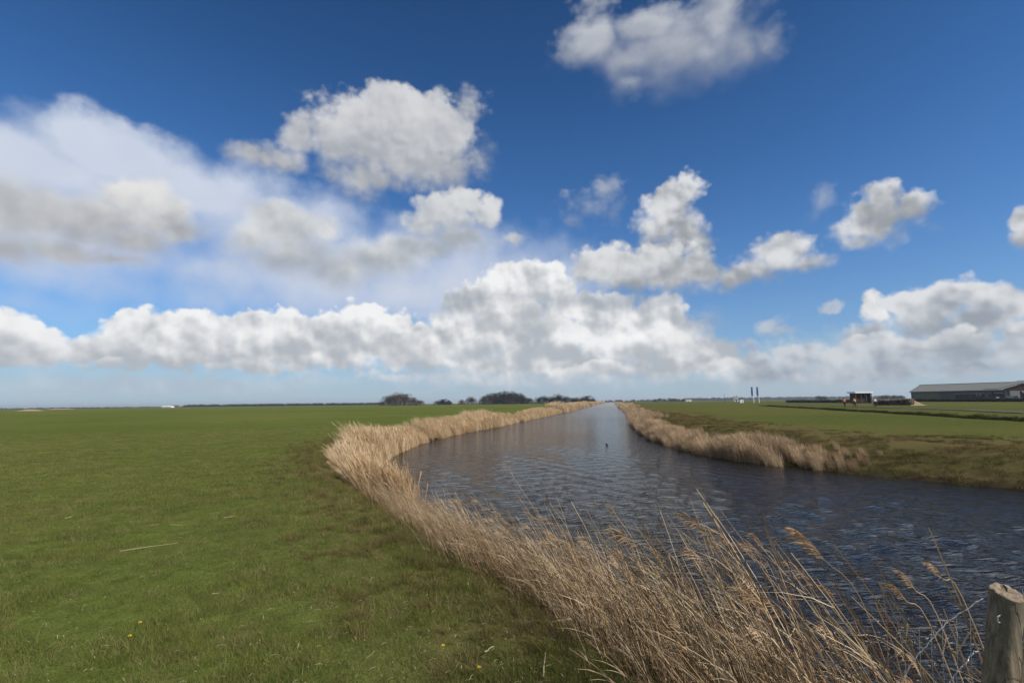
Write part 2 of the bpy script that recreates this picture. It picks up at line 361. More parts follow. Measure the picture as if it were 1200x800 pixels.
def land_mat():
    m, b, bs = mat_new('pasture')
    pos = b.new('ShaderNodeNewGeometry').outputs['Position']
    at = b.new('ShaderNodeAttribute', attribute_name='shore').outputs['Fac']
    rt = b.new('ShaderNodeAttribute', attribute_name='rightbank').outputs['Fac']
    n1 = b.noise(pos, .035, 5, .6); n2 = b.noise(pos, .35, 5, .65); n3 = b.noise(pos, 4.0, 5, .7); n4 = b.noise(pos, 38, 3, .7)
    g1 = b.mix(b.ramp(n1, .35, .65), (.092, .118, .027, 1), (.128, .142, .039, 1))
    g1 = b.mix(b.m('MULTIPLY', b.ramp(n2, .50, .72), .55), g1, (.092, .076, .032, 1))
    gr = b.mix(b.ramp(n1, .35, .65), (.078, .095, .026, 1), (.108, .108, .034, 1))
    gr = b.mix(b.m('MULTIPLY', b.ramp(n2, .48, .7), .6), gr, (.110, .085, .034, 1))
    c = b.mix(rt, g1, gr)
    # rough belt by the canal
    nn = b.m('MULTIPLY', b.m('SUBTRACT', n2, .5), 3.0)
    w = b.m('MULTIPLY_ADD', rt, 5.0, 3.4)
    e = b.ramp(b.m('SUBTRACT', b.m('ADD', at, b.m('MULTIPLY', nn, b.m('MULTIPLY_ADD', rt, 3.5, .5))), w), -1.6, .4, 1.0, 0.0)
    rc = b.mix(b.ramp(n3, .38, .62), (.155, .115, .055, 1), (.085, .072, .028, 1))
    c = b.mix(b.m('MULTIPLY', e, .8), c, rc)
    mud = b.ramp(at, .1, 1.3, 1.0, 0.0)
    c = b.mix(mud, c, (.040, .029, .018, 1))
    f = b.m('MULTIPLY', b.ramp(n3, .3, .7, .78, 1.22), b.ramp(n4, .3, .7, .7, 1.3))
    c = b.v('MULTIPLY', c, b.comb(f, f, f))
    b.l.new(c, bs.inputs['Base Color']); bs.inputs['Roughness'].default_value = 1; bs.inputs['Specular IOR Level'].default_value = 0
    bn = b.new('ShaderNodeBump'); bn.inputs['Distance'].default_value = .05; bn.inputs['Strength'].default_value = .8
    b.l.new(b.m('ADD', b.m('MULTIPLY', n3, .8), b.m('MULTIPLY', n4, .35)), bn.inputs['Height']); b.l.new(bn.outputs[0], bs.inputs['Normal'])
    return m
M_land = land_mat()

def water_mat():
    m, b, bs = mat_new('canal_water')
    pos = b.new('ShaderNodeNewGeometry').outputs['Position']
    rot = b.new('ShaderNodeMapping'); rot.inputs['Rotation'].default_value = (0, 0, radians(18)); rot.inputs['Scale'].default_value = (.45, 1.5, 1)
    b.l.new(pos, rot.inputs[0])
    dist = b.v('LENGTH', pos)
    a = b.noise(rot.outputs[0], 5.5, 2, .5, .3)
    c = b.noise(rot.outputs[0], 15, 2, .5, .2)
    gust = b.ramp(b.noise(pos, .07, 2, .5), .3, .7, .75, 1.1)
    h = b.m('ADD', b.m('MULTIPLY', a, .092), b.m('MULTIPLY', c, .026))
    h = b.m('MULTIPLY', h, gust)
    bn = b.new('ShaderNodeBump'); bn.inputs['Distance'].default_value = 1.0; b.l.new(h, bn.inputs['Height'])
    b.l.new(b.ramp(dist, 60, 300, 1.0, .9), bn.inputs['Strength'])
    b.l.new(bn.outputs[0], bs.inputs['Normal'])
    bs.inputs['Base Color'].default_value = (.014, .012, .0095, 1)
    b.l.new(b.ramp(dist, 8, 200, .05, .16), bs.inputs['Roughness'])
    bs.inputs['IOR'].default_value = 1.23
    return m
M_water = water_mat()

# ------------------------------------------------------------------ canal outline and terrain
WZ = -1.0
Lp = [(10, -40), (7.5, -8), (4.6, -.5), (2.3, 4.2), (.2, 8), (-2.5, 12.7), (-4.9, 18), (-6.2, 23), (-6.6, 28), (-6.3, 35), (-5.6, 42), (-3.5, 52), (3.9, 86), (18, 162), (112, 650), (280, 1500)]
Rp = [(28, -40), (22, 0), (17.5, 10), (14.8, 14.8), (12.1, 18.4), (10.5, 22.2), (9.4, 27), (9.7, 35), (10.8, 43), (15, 64), (23, 101), (84, 415), (129, 650), (297, 1500)]
def chaikin(p, n=2):
    p = np.array(p, float)
    for _ in range(n):
        q = [p[0]]
        for i in range(len(p) - 1): q += [p[i] * .75 + p[i + 1] * .25, p[i] * .25 + p[i + 1] * .75]
        q.append(p[-1]); p = np.array(q)
    return p
LP, RP = chaikin(Lp), chaikin(Rp)
def pdist(x, y, pl):
    best = np.full(np.shape(x), 1e9)
    for i in range(len(pl) - 1):
        ax, ay = pl[i]; bx, by = pl[i + 1]; dx, dy = bx - ax, by - ay
        t = np.clip(((x - ax) * dx + (y - ay) * dy) / (dx * dx + dy * dy), 0, 1)
        best = np.minimum(best, np.hypot(x - ax - t * dx, y - ay - t * dy))
    return best
POLY = np.vstack([LP, RP[::-1]])
def inside(x, y):
    c = np.zeros(np.shape(x), bool); n = len(POLY)
    for i in range(n):
        x1, y1 = POLY[i]; x2, y2 = POLY[(i + 1) % n]
        k = ((y1 > y) != (y2 > y))
        with np.errstate(divide='ignore', invalid='ignore'):
            c ^= k & (x < (x2 - x1) * (y - y1) / (y2 - y1 + 1e-12) + x1)
    return c
def shore(x, y):
    """signed distance to the waterline, and 1 on the right bank"""
    x = np.asarray(x, float); y = np.asarray(y, float)
    dl, dr = pdist(x, y, LP), pdist(x, y, RP)
    d = np.minimum(dl, dr) * np.where(inside(x, y), -1, 1)
    wob = noise2(x, y, 2.2, 3, 2) * .5
    far = np.clip(np.hypot(x, y) / 60, .6, 1.6)
    return d + wob * far, (dr < dl).astype(float)
DA, DB = np.array((35.0, 30.0)), np.array((57.0, 100.0))      # ditch beyond the right field
def sstep(t): t = np.clip(t, 0, 1); return t * t * (3 - 2 * t)
def ground(x, y):
    x = np.asarray(x, float); y = np.asarray(y, float)
    s, r = shore(x, y)
    w = 2.2 + 1.6 * r
    h = -1.08 + 1.08 * sstep((s + .1) / w) ** .8
    h = np.where(s < -.1, -1.08 + (s + .1) * .45, h); h = np.maximum(h, -2.3)
    amp = np.clip(s / 3, 0, 1)
    h = h + amp * (noise2(x, y, 7, 5, 3) * .10 + noise2(x, y, .9, 9, 2) * .045 + noise2(x, y, .33, 10, 2) * .02)
    h = h + np.where(r > 0, np.exp(-((s - 6) / 5) ** 2), 0) * noise2(x, y, 2.0, 11, 3) * .35
    dd = pdist(x, y, [DA, DB, DB + (DB - DA) * .8])
    h = h - .5 * np.exp(-(dd / .9) ** 2) * (r > 0)
    return h, s, r

az = np.concatenate([np.arange(-62, 62, .2), np.arange(62, 298, 4)])
az = np.radians(az); rr = np.geomspace(.35, 6200, 640)
na, nr = len(az), len(rr)
A, R_ = np.meshgrid(az, rr)
X, Y = R_ * np.sin(A), R_ * np.cos(A)
H, SH, RB = ground(X, Y)
idx = np.arange(na * nr).reshape(nr, na)
nx = np.roll(idx, -1, axis=1)
fc = np.stack([idx[:-1], nx[:-1], nx[1:], idx[1:]], -1).reshape(-1, 4)
fc = fc[:, ::-1]
co = np.stack([X, Y, H], -1).reshape(-1, 3)
co = np.vstack([co, [[0, 0, float(ground(0.0, 0.0)[0])]]])
me = mesh_np('pasture', co, fc, M_land, True, [('shore', 'FLOAT', np.append(np.clip(SH.ravel(), -5, 60), 4)), ('rightbank', 'FLOAT', np.append(RB.ravel(), 0))])
setp(link('grassland', me), kind='structure')
# small disc closing the middle under the camera
k0 = idx[0]; cm = MB()
ring = [tuple(co[i]) for i in k0]
cm.add(ring + [tuple(co[-1])], [((i + 1) % na, i, na) for i in range(na)])
setp(cm.obj('grassland', M_land), kind='structure')

# water
wa = np.radians(np.arange(-40, 100, .16)); wr = np.geomspace(2.0, 1600, 860)
A2, R2 = np.meshgrid(wa, wr); X2, Y2 = R2 * np.sin(A2), R2 * np.cos(A2)
s2, _ = shore(X2, Y2)
Z2 = np.full(X2.shape, WZ)
wv = np.random.default_rng(3)
cell = R2 * .008
wsum = np.zeros_like(X2)
for k in range(34):
    lam = .22 * (1.0 / .22) ** (k / 33); th = radians(185) + wv.normal() * .65
    kk = 2 * pi / lam; ph = wv.uniform(0, 2 * pi)
    amp_ = .0062 * lam ** .9  * np.clip((lam / cell - 3) / 4, 0, 1)
    wsum += amp_ * np.sin(kk * (cos(th) * X2 + sin(th) * Y2) + ph)
Z2 = Z2 + wsum * np.clip(-s2 / 1.5, .25, 1)
i2 = np.arange(X2.size).reshape(X2.shape)
f2 = np.stack([i2[:-1, :-1], i2[:-1, 1:], i2[1:, 1:], i2[1:, :-1]], -1).reshape(-1, 4)[:, ::-1]
keep = (s2.ravel() < 1.2)[f2].all(1); f2 = f2[keep]
used, inv = np.unique(f2, return_inverse=True)
c2 = np.stack([X2, Y2, Z2], -1).reshape(-1, 3)[used]
setp(link('canal_water', mesh_np('canal_water', c2, inv.reshape(-1, 4), M_water, True)), kind='structure')

# ------------------------------------------------------------------ instancing of uncountable plants
def scatter(name, variants, pts, rots, scl, idxs, label, cat):
    """one object of plants: a vertex per plant, the plants instanced on it by geometry nodes"""
    pts = np.asarray(pts, np.float32)
    me = bpy.data.meshes.new(name); me.vertices.add(len(pts)); me.vertices.foreach_set('co', pts.ravel())
    for nm, ty, arr in (('rot', 'FLOAT_VECTOR', rots), ('scl', 'FLOAT', scl), ('pick', 'INT', idxs)):
        a = me.attributes.new(nm, ty, 'POINT')
        a.data.foreach_set('vector' if ty == 'FLOAT_VECTOR' else 'value', np.asarray(arr, np.int32 if ty == 'INT' else np.float32).ravel())
    ob = link(name, me); setp(ob, label, cat, kind='stuff')
    ng = bpy.data.node_groups.new(name + '_nodes', 'GeometryNodeTree')
    ng.interface.new_socket('Geometry', in_out='INPUT', socket_type='NodeSocketGeometry')
    ng.interface.new_socket('Geometry', in_out='OUTPUT', socket_type='NodeSocketGeometry')
    N, L = ng.nodes, ng.links
    gi = N.new('NodeGroupInput'); go = N.new('NodeGroupOutput')
    ci = N.new('GeometryNodeCollectionInfo'); ci.inputs['Collection'].default_value = variants
    ci.inputs['Separate Children'].default_value = True; ci.inputs['Reset Children'].default_value = True
    ip = N.new('GeometryNodeInstanceOnPoints'); ip.inputs['Pick Instance'].default_value = True
    def attr(nm, dt):
        a = N.new('GeometryNodeInputNamedAttribute'); a.data_type = dt; a.inputs[0].default_value = nm; return a.outputs[0]
    L.new(gi.outputs[0], ip.inputs['Points']); L.new(ci.outputs[0], ip.inputs['Instance'])
    L.new(attr('pick', 'INT'), ip.inputs['Instance Index'])
    er = N.new('FunctionNodeEulerToRotation'); L.new(attr('rot', 'FLOAT_VECTOR'), er.inputs[0]); L.new(er.outputs[0], ip.inputs['Rotation'])
    L.new(attr('scl', 'FLOAT'), ip.inputs['Scale']); L.new(ip.outputs[0], go.inputs[0])
    md = ob.modifiers.new('plants', 'NODES'); md.node_group = ng
    return ob
def variants(name, meshes):
    c = bpy.data.collections.new(name)
    for i, m in enumerate(meshes):
        c.objects.link(bpy.data.objects.new('%s_%02d' % (name, i), m))
    return c

def tuft(name, mat, n, h, rad, w, lean=.35, wind=(0, 0), seg=2):
    b = MB()
    for _ in range(n):
        a = random.uniform(0, 2 * pi); r = rad * sqrt(random.random())
        p = Vector((r * cos(a), r * sin(a), -.01)); hh_ = h * random.uniform(.45, 1.15)
        d = Vector((random.gauss(0, lean) + wind[0], random.gauss(0, lean) + wind[1], 1)).normalized()
        th = random.uniform(0, pi); side = Vector((cos(th), sin(th), 0))
        dr = Vector((d.x, d.y, -.15)) * random.uniform(.2, 1.0)
        pts = [p + d * hh_ * t + dr * hh_ * t * t * .6 for t in [i / seg for i in range(seg + 1)]]
        b.ribbon(pts, [w * (1 - .85 * (i / seg)) for i in range(seg + 1)], side)
    return b.me(name, mat)

def reed(name, hgt, lean, plume, leaves=4, brown=False, seed=0):
    """one standing reed leaning down wind (towards -x)"""
    R = random.Random(seed); b = MB()
    n = 6; pts = []; 
    for i in range(n + 1):
        t = i / n
        pts.append(Vector((-hgt * (lean * t * .8 + lean * .28 * t ** 3), R.gauss(0, .004) + hgt * .03 * t, hgt * t * (1 - .10 * lean * t))))
    b.tube(pts, [.0042 * (1 - .6 * i / n) for i in range(n + 1)], 3, False)
    for k in range(leaves):
        i = R.randint(1, n - 1); p = pts[i]; l = R.uniform(.15, .36)
        a = R.gauss(pi, .6); up = R.uniform(.7, 2.2)
        d = Vector((cos(a), sin(a) * .8, up)).normalized()
        q = [p + d * l * t + Vector((-.25 * l * t * t, 0, -.25 * l * t * t)) for t in (0, .35, .7, 1)]
        th = R.uniform(0, pi); b.ribbon(q, [.006, .007, .005, .001], (cos(th), sin(th), R.uniform(-.3, .3)))
    me = b.me(name, M_brownreed if brown else M_reed)
    if plume:
        me.materials.append(M_plume); b2 = MB(); top = pts[-1]; d0 = (pts[-1] - pts[-2]).normalized()
        for k in range(34):
            t = k / 33; base = top + d0 * (.17 * t) + Vector((-.05 * t * t, 0, -.05 * t * t)) - d0 * .03
            l = (.10 * sin(pi * min(1, t * .85 + .12)) + .015) * R.uniform(.6, 1.2)
            d = (d0 * .6 + Vector((-.75, R.gauss(0, .3), R.gauss(-.05, .3)))).normalized()
            q = [base, base + d * l * .5 + Vector((0, 0, -.004)), base + d * l + Vector((0, 0, -.022))]
            th = R.uniform(0, pi); b2.ribbon(q, [.004, .006, .001], (cos(th) * .5, sin(th), R.uniform(-.6, .6)))
        m2 = b2.me(name + 'p', M_plume)
        bmj = bpy.data.objects.new('t', me)
        v0 = len(b.v); nf = len(b.f); allv = b.v + b2.v; allf = b.f + [tuple(i + v0 for i in f) for f in b2.f]
        me = mesh_np(name, allv, allf, M_brownreed if brown else M_reed); me.materials.append(M_plume)
        me.polygons.foreach_set('material_index', [0] * nf + [1] * (len(allf) - nf))
        bpy.data.objects.remove(bmj)
    return me, pts
reeds = [reed('reed_%d' % i, .96 + .11 * (i % 4), .31 + .06 * (i % 5), i % 6 == 0, 2 + i % 3, seed=i)[0] for i in range(12)]
reeds += [reed('reed_b%d' % i, (.62 + .09 * i), .12 + .13 * i, False, 5, True, seed=40 + i)[0] for i in range(5)]
VC_reed = variants('reed', reeds)

def clump(name, n, hgt, rad, lean, seed, mat, wid=.012):
    R = random.Random(seed); b = MB()
    for _ in range(n):
        a = R.uniform(0, 2 * pi); r = rad * sqrt(R.random()); p = Vector((r * cos(a), r * sin(a), -.05))
        h = hgt * R.uniform(.55, 1.12); ln = lean + R.gauss(0, .14); ly = R.gauss(0, .12); th = R.uniform(0, pi)
        q = [p + Vector((-h * ln * t * (.5 + .7 * t), h * ly * t, h * t * (1 - .12 * ln * t))) for t in (0, .4, .75, 1)]
        b.ribbon(q, [wid, wid, wid * .9, wid * 1.6 if R.random() < .4 else wid * .3], (cos(th), sin(th), 0))
        if R.random() < .7:
            j = q[1 + int(R.random() * 2)]; d = Vector((R.gauss(-.5, .5), R.gauss(0, .5), R.uniform(.2, .9))).normalized(); l = h * .25
            b.ribbon([j, j + d * l * .6, j + d * l + Vector((0, 0, -l * .3))], [wid, wid, .002], (sin(th), cos(th), 0))
    return b.me(name, mat)
clumps = [clump('clump_%d' % i, 70, 1.25 + .15 * (i % 3), .42, .22 + .08 * (i % 3), 100 + i, M_straw, .014) for i in range(6)]
VC_clump = variants('clump', clumps)
VC_clump2 = variants('brownclump', [clump('brownclump_%d' % i, 80, 1.2 + .15 * (i % 3), .45, .18 + .08 * (i % 3), 170 + i, M_straw2, .013) for i in range(6)])
bigclumps = [clump('bigclump_%d' % i, 90, 1.5, 1.1, .22, 130 + i, M_straw, .05) for i in range(4)]
VC_big = variants('bigclump', bigclumps)

def along(pl, y0, y1):
    """points and outward (landward) normals along a waterline"""
    seg = []; 
    for i in range(len(pl) - 1):
        seg.append((pl[i], pl[i + 1]))
    return seg
def belt_pts(pl, side, n, ymin, ymax, s0, s1, dens=None):
    """random points in a belt s0..s1 metres landward of the waterline"""
    d = np.diff(pl, axis=0); L = np.hypot(d[:, 0], d[:, 1]); ok = (pl[:-1, 1] >= ymin - 8) & (pl[:-1, 1] <= ymax)
    p = L * ok; p = p / p.sum(); k = rng.choice(len(L), n, p=p); t = rng.random(n)
    b = pl[k] + d[k] * t[:, None]; nrm = np.stack([-d[k, 1], d[k, 0]], 1) / L[k][:, None] * side
    s = s0 + (s1 - s0) * rng.random(n); q = b + nrm * s[:, None]
    m = (q[:, 1] >= ymin) & (q[:, 1] <= ymax); q = q[m]; s = s[m]
    return q, s
def rots(n, rz=.35, tilt=.10, lean=0.0):
    return np.stack([rng.normal(0, tilt, n), rng.normal(-lean, tilt, n), rng.normal(0, rz, n)], 1)

# near reeds, stem by stem
def near_reeds():
    q, s = belt_pts(LP, 1, 30000, .9, 14.5, -.75, 2.75)
    edge = 1.75 + .25 * np.clip((6.5 - q[:, 1]) / 3, 0, 1) - .5 * np.clip((q[:, 1] - 8) / 3, 0, 1) + noise2(q[:, 0], q[:, 1], 1.3, 21, 2) * .9
    cl = noise2(q[:, 0], q[:, 1], .55, 22, 2)
    p = np.clip(1 + cl * 1.6, .15, 1)
    sparse = np.clip((q[:, 0] - 1.6 - .9 * (4.3 - q[:, 1]) * 0) / .9, 0, 1)           # thins out towards the fence post
    p *= 1 - .955 * sparse
    p *= np.where(s > edge, .0, 1) * np.clip((edge - s) / .5 + .15, 0, 1)
    k = rng.random(len(q)) < p * .46
    k &= (q[:, 1] < 7.5) | (s > -.15)
    q, s = q[k], s[k]
    h, s_, r_ = ground(q[:, 0], q[:, 1]); h = np.maximum(h, WZ - .25)
    n = len(q); back = np.clip((s - edge[k] + .9) / .9, 0, 1)
    sc = rng.uniform(.78, 1.25, n) * (1.0 - .42 * back) * np.interp(q[:, 1], [4.2, 7, 11.5, 14.5], [1.0, .66, .60, 1.0]) * (1 + noise2(q[:, 0], q[:, 1], 1.6, 24, 2) * .35)
    pick = np.where(rng.random(n) < .5, np.array([1,2,3,4,5,7,8,9,10,11,1,2])[rng.integers(0, 12, n)], rng.integers(0, 12, n)); br = rng.random(n) < .22 + .35 * back
    pick = np.where(br, 12 + rng.integers(0, 5, n), pick)
    g = noise2(q[:, 0], q[:, 1], 1.2, 23, 2)
    ro = rots(n, .34, .085); ro[:, 1] += -.02 - g * .35 - .2 * back * rng.normal(0, 1, n); ro[:, 2] += .05
    print('near reeds', n)
    scatter('reed_bed', VC_reed, np.stack([q[:, 0], q[:, 1], h], 1), ro, sc, pick,
            'dense bed of dry straw coloured reeds leaning in the wind along the near left bank', 'reeds')
near_reeds()

# reeds of the left bank round the bend and far along it
def mid_reeds(nm, pl, side, n, y0, y1, s0, s1, VC, nvar, lab, hs=1.0, gaps=(), lean=0.0, seed=31, thresh=None, taper=.5):
    q, s = belt_pts(pl, side, n, y0, y1, s0, s1)
    k = np.ones(len(q), bool)
    for (ga, gb) in gaps: k &= ~((q[:, 1] > ga) & (q[:, 1] < gb))
    nz = noise2(q[:, 0], q[:, 1], 3.0 if y1 < 120 else 14, seed, 2)
    if thresh is not None: k &= nz > thresh
    k &= s < s1 * .8 + noise2(q[:, 0], q[:, 1], 2.5, seed + 1, 2) * 1.8
    q, s, nz = q[k], s[k], nz[k]; n = len(q)
    h, _, _ = ground(q[:, 0], q[:, 1]); h = np.maximum(h, WZ - .15)
    if nm == 'reed_bed' and side < 0 and y0 < 20:
        kk = rng.random(n) < np.clip((q[:, 1] - 17.5) / 4.5, .0, 1) ** 1.5
        q, s, h, nz = q[kk], s[kk], h[kk], nz[kk]; n = len(q); hs = hs * np.clip((q[:, 1] - 15) / 8, .55, 1)
    sc = rng.uniform(.75, 1.15, n) * hs * (1 + nz * 1.1) * (1 - taper * np.clip((s - .7) / (s1 - .9), 0, 1))
    scatter(nm, VC, np.stack([q[:, 0], q[:, 1], h], 1), rots(n, .6, .08, lean), sc, rng.integers(0, nvar, n), lab, 'reeds')
    print(nm, n)
mid_reeds('reed_bed', LP, 1, 2100, 12.5, 36.5, -.1, 1.5, VC_clump, 6, 'tall pale reeds filling the inside of the bend on the left bank', .69, taper=.6)
mid_reeds('reed_bed', LP, 1, 2600, 38.5, 130, -.4, 2.4, VC_clump, 6, 'pale reed fringe along the left bank beyond the gap after the bend', .70, gaps=((71, 73),))
mid_reeds('reed_bed', LP, 1, 2300, 130, 900, -.5, 5.5, VC_big, 4, 'far reed fringe running to the horizon on the left bank', 1.15, thresh=-.12)
mid_reeds('reed_bed', RP, -1, 1900, 19.0, 62, -.3, 2.1, VC_clump2, 6, 'pale reed fringe on the right bank of the canal opposite the bend', .56, seed=51, thresh=-.22)
mid_reeds('reed_bed', RP, -1, 1700, 55, 160, -.4, 3.6, VC_clump2, 6, 'low reeds on the straight right bank behind the dark bank stakes', .62, seed=57)
mid_reeds('reed_bed', RP, -1, 1500, 150, 900, -.4, 5.5, VC_big, 4, 'far reed fringe running to the horizon on the right bank', .75, seed=61, thresh=-.12)

# short grass of the near pasture
gt = [tuft('turf_%d' % i, M_grass, 46, .045 + .008 * (i % 3), .10, .0032, .55) for i in range(6)]
VC_turf = variants('turf', gt)
gt2 = [tuft('wideturf_%d' % i, M_grass, 60, .06, .28, .008, .7) for i in range(4)]
VC_turf2 = variants('wideturf', gt2)
def near_turf():
    n = 46000; a = rng.uniform(radians(-58), radians(30), n); r = 2.2 + (rng.random(n) ** 1.15) * 11
    x, y = r * np.sin(a), r * np.cos(a); h, s, rb = ground(x, y)
    k = (s > 1.7) & (rb == 0) & (rng.random(n) < .72 + noise2(x, y, .5, 71, 3) * 1.3); x, y, h = x[k], y[k], h[k]; n = len(x)
    sc = rng.uniform(.5, 1.2, n) * (1 + noise2(x, y, .55, 72, 2) * 1.7)
    scatter('turf', VC_turf, np.stack([x, y, h], 1), np.stack([rng.normal(0, .1, n), rng.normal(0, .1, n), rng.uniform(0, 6.28, n)], 1), sc, rng.integers(0, 6, n),
            'short green pasture grass in the foreground on the left', 'grass')
    n = 26000; a = rng.uniform(radians(-55), radians(5), n); r = 11 + (rng.random(n) ** 1.2) * 34
    x, y = r * np.sin(a), r * np.cos(a); h, s, rb = ground(x, y)
    k = (s > 2.0) & (rb == 0); x, y, h = x[k], y[k], h[k]; n = len(x)
    sc = rng.uniform(.6, 1.1, n) * (1 + noise2(x, y, 1.6, 74, 2) * .9)
    scatter('turf', VC_turf2, np.stack([x, y, h], 1), np.stack([rng.normal(0, .05, n), rng.normal(0, .05, n), rng.uniform(0, 6.28, n)], 1), sc, rng.integers(0, 4, n),
            'grazed pasture grass of the middle distance left of the reeds', 'grass')
near_turf()

# rough tussocks on the banks
rt_ = [tuft('tussock_%d' % i, M_rough, 60, .20, .10, .005, .55, (-.25, 0), 3) for i in range(4)]
rt_ += [tuft('greentussock_%d' % i, M_grass, 60, .15, .10, .006, .6, (-.1, 0), 3) for i in range(2)]
VC_tus = variants('tussock', rt_)
bt_ = [tuft('widetussock_%d' % i, M_rough, 80, .20, .32, .014, .7, (-.25, 0), 2) for i in range(3)] + [tuft('widegreentussock_%d' % i, M_dark, 80, .17, .32, .014, .7, (-.1, 0), 2) for i in range(2)]
VC_wt = variants('widetussock', bt_)
VC_dt = variants('ditchtussock', [tuft('ditchtussock_%d' % i, M_ditch, 90, .26, .40, .02, .6, (-.1, 0), 2) for i in range(2)])
def tussocks():
    q, s = belt_pts(LP, 1, 5600, .9, 34, .7, 3.9)
    nz = noise2(q[:, 0], q[:, 1], 1.1, 81, 3); k = (nz + .32 - np.abs(s - 2.1) * .30 > 0) & ~((np.hypot(q[:, 0], q[:, 1]) < 1.6)); q, s, nz = q[k], s[k], nz[k]; n = len(q)
    h, _, _ = ground(q[:, 0], q[:, 1])
    scatter('rough_grass', VC_tus, np.stack([q[:, 0], q[:, 1], h], 1), rots(n, 1.5, .12), rng.uniform(.35, .8, n) * np.clip(1.25 - (s - 2) * .35, .5, 1.2), np.where(nz > .12, rng.integers(4, 6, n), rng.integers(0, 6, n)),
            'brown and green tussocky grass between the mown pasture and the near reeds', 'grass')
    q, s = belt_pts(RP, -1, 9000, 4, 75, .1, 9.0)
    nz = noise2(q[:, 0], q[:, 1], 2.0, 83, 3); k = (nz + .42 - s * .06 > 0); q, s, nz = q[k], s[k], nz[k]; n = len(q)
    h, _, _ = ground(q[:, 0], q[:, 1]); dk = (noise2(q[:, 0], q[:, 1], 1.3, 84, 2) > .02) | (s < .5)
    scatter('rough_grass', VC_wt, np.stack([q[:, 0], q[:, 1], h], 1), rots(n, 1.5, .1), rng.uniform(.4, 1.0, n) * np.clip(1.2 - s * .09, .35, 1.2), np.where(dk, 3 + rng.integers(0, 2, n), rng.integers(0, 3, n)),
            'rough brown tussocky grass on the sloping right bank of the canal', 'grass')
    t = rng.random(4200); dv = DB - DA; q = DA + dv * (t * 1.7)[:, None]; nrm = np.array((-dv[1], dv[0])) / np.hypot(*dv)
    o_ = rng.normal(0, .55, 4200); q = q + nrm * o_[:, None]; h, _, _ = ground(q[:, 0], q[:, 1]); n = len(q)
    scatter('rough_grass', VC_dt, np.stack([q[:, 0], q[:, 1], h], 1), rots(n, 1.5, .1), rng.uniform(.6, 1.5, n), rng.integers(0, 2, n),
            'dark rough grass lining the ditch beside the far road on the right', 'grass')
tussocks()

# ------------------------------------------------------------------ plain materials
M_white = plain('white_paint', (.78, .78, .76), .5, .06)
M_barnroof = plain('fibre_cement_roof', (.20, .20, .185), .8, .12, 2)
M_barnwall = plain('dark_boarding', (.085, .088, .094), .75, .25, 1.5)
M_green_wall = plain('mossy_green_boarding', (.115, .135, .085), .8, .2)
M_glass = plain('dull_pane', (.02, .025, .03), .15, .1, spec=.6)
M_grey = plain('grey_metal', (.35, .36, .37), .45, .1, metal=.4)
M_shedwood = plain('red_brown_boards', (.060, .028, .021), .8, .3)
M_black = plain('black_rubber', (.018, .018, .018), .7, .2)
M_steel = plain('steel', (.45, .45, .46), .35, .1, metal=.9)
M_blue = plain('blue_cloth', (.035, .075, .26), .8, .15)
M_bark = plain('bark', (.105, .085, .065), .9, .3, 1.0)
M_twig = foliage('bare_twigs', (.110, .078, .058), (.145, .105, .080), (.085, .065, .050), pscale=.08, trans=.1)
M_twigd = foliage('dark_twigs', (.058, .050, .040), (.080, .066, .050), (.045, .042, .034), pscale=.08, trans=.1)
M_brush = foliage('brushwood', (.13, .095, .07), (.20, .15, .11), (.09, .07, .05), pscale=.6, trans=.1)
M_ever = foliage('evergreen', (.022, .034, .018), (.035, .047, .024), (.05, .05, .03), pscale=.08, trans=.1)
M_skin = plain('skin', (.50, .32, .24), .6, .05)
M_hair = plain('dark_hair', (.04, .028, .02), .8, .2)
M_orange = plain('orange_cloth', (.78, .16, .05), .8, .08)
M_yellow = plain('amber_cloth', (.62, .30, .05), .8, .08)
M_wcloth = plain('white_cloth', (.75, .76, .78), .8, .06)
M_dkcloth = plain('dark_trousers', (.025, .028, .035), .85, .1)
M_sand = plain('bare_sandy_soil', (.36, .27, .17), .95, .18, 2.0, bump=.02, spec=0)
M_asphalt = plain('grey_asphalt', (.105, .105, .085), 1, .12, .8, spec=0)
M_petal = plain('yellow_petals', (.80, .60, .02), .7, .1)
M_stalk = plain('dead_stalk', (.36, .30, .18), .8, .2, 9)
M_wetstalk = plain('wet_stalk', (.26, .22, .16), .7, .3, 9)
M_wire = plain('galvanised_wire', (.42, .43, .44), .45, .2, 12, metal=.6)
M_redroof = plain('brick_roof', (.17, .085, .065), .85, .2)

def gz(x, y): return float(ground(x, y)[0])

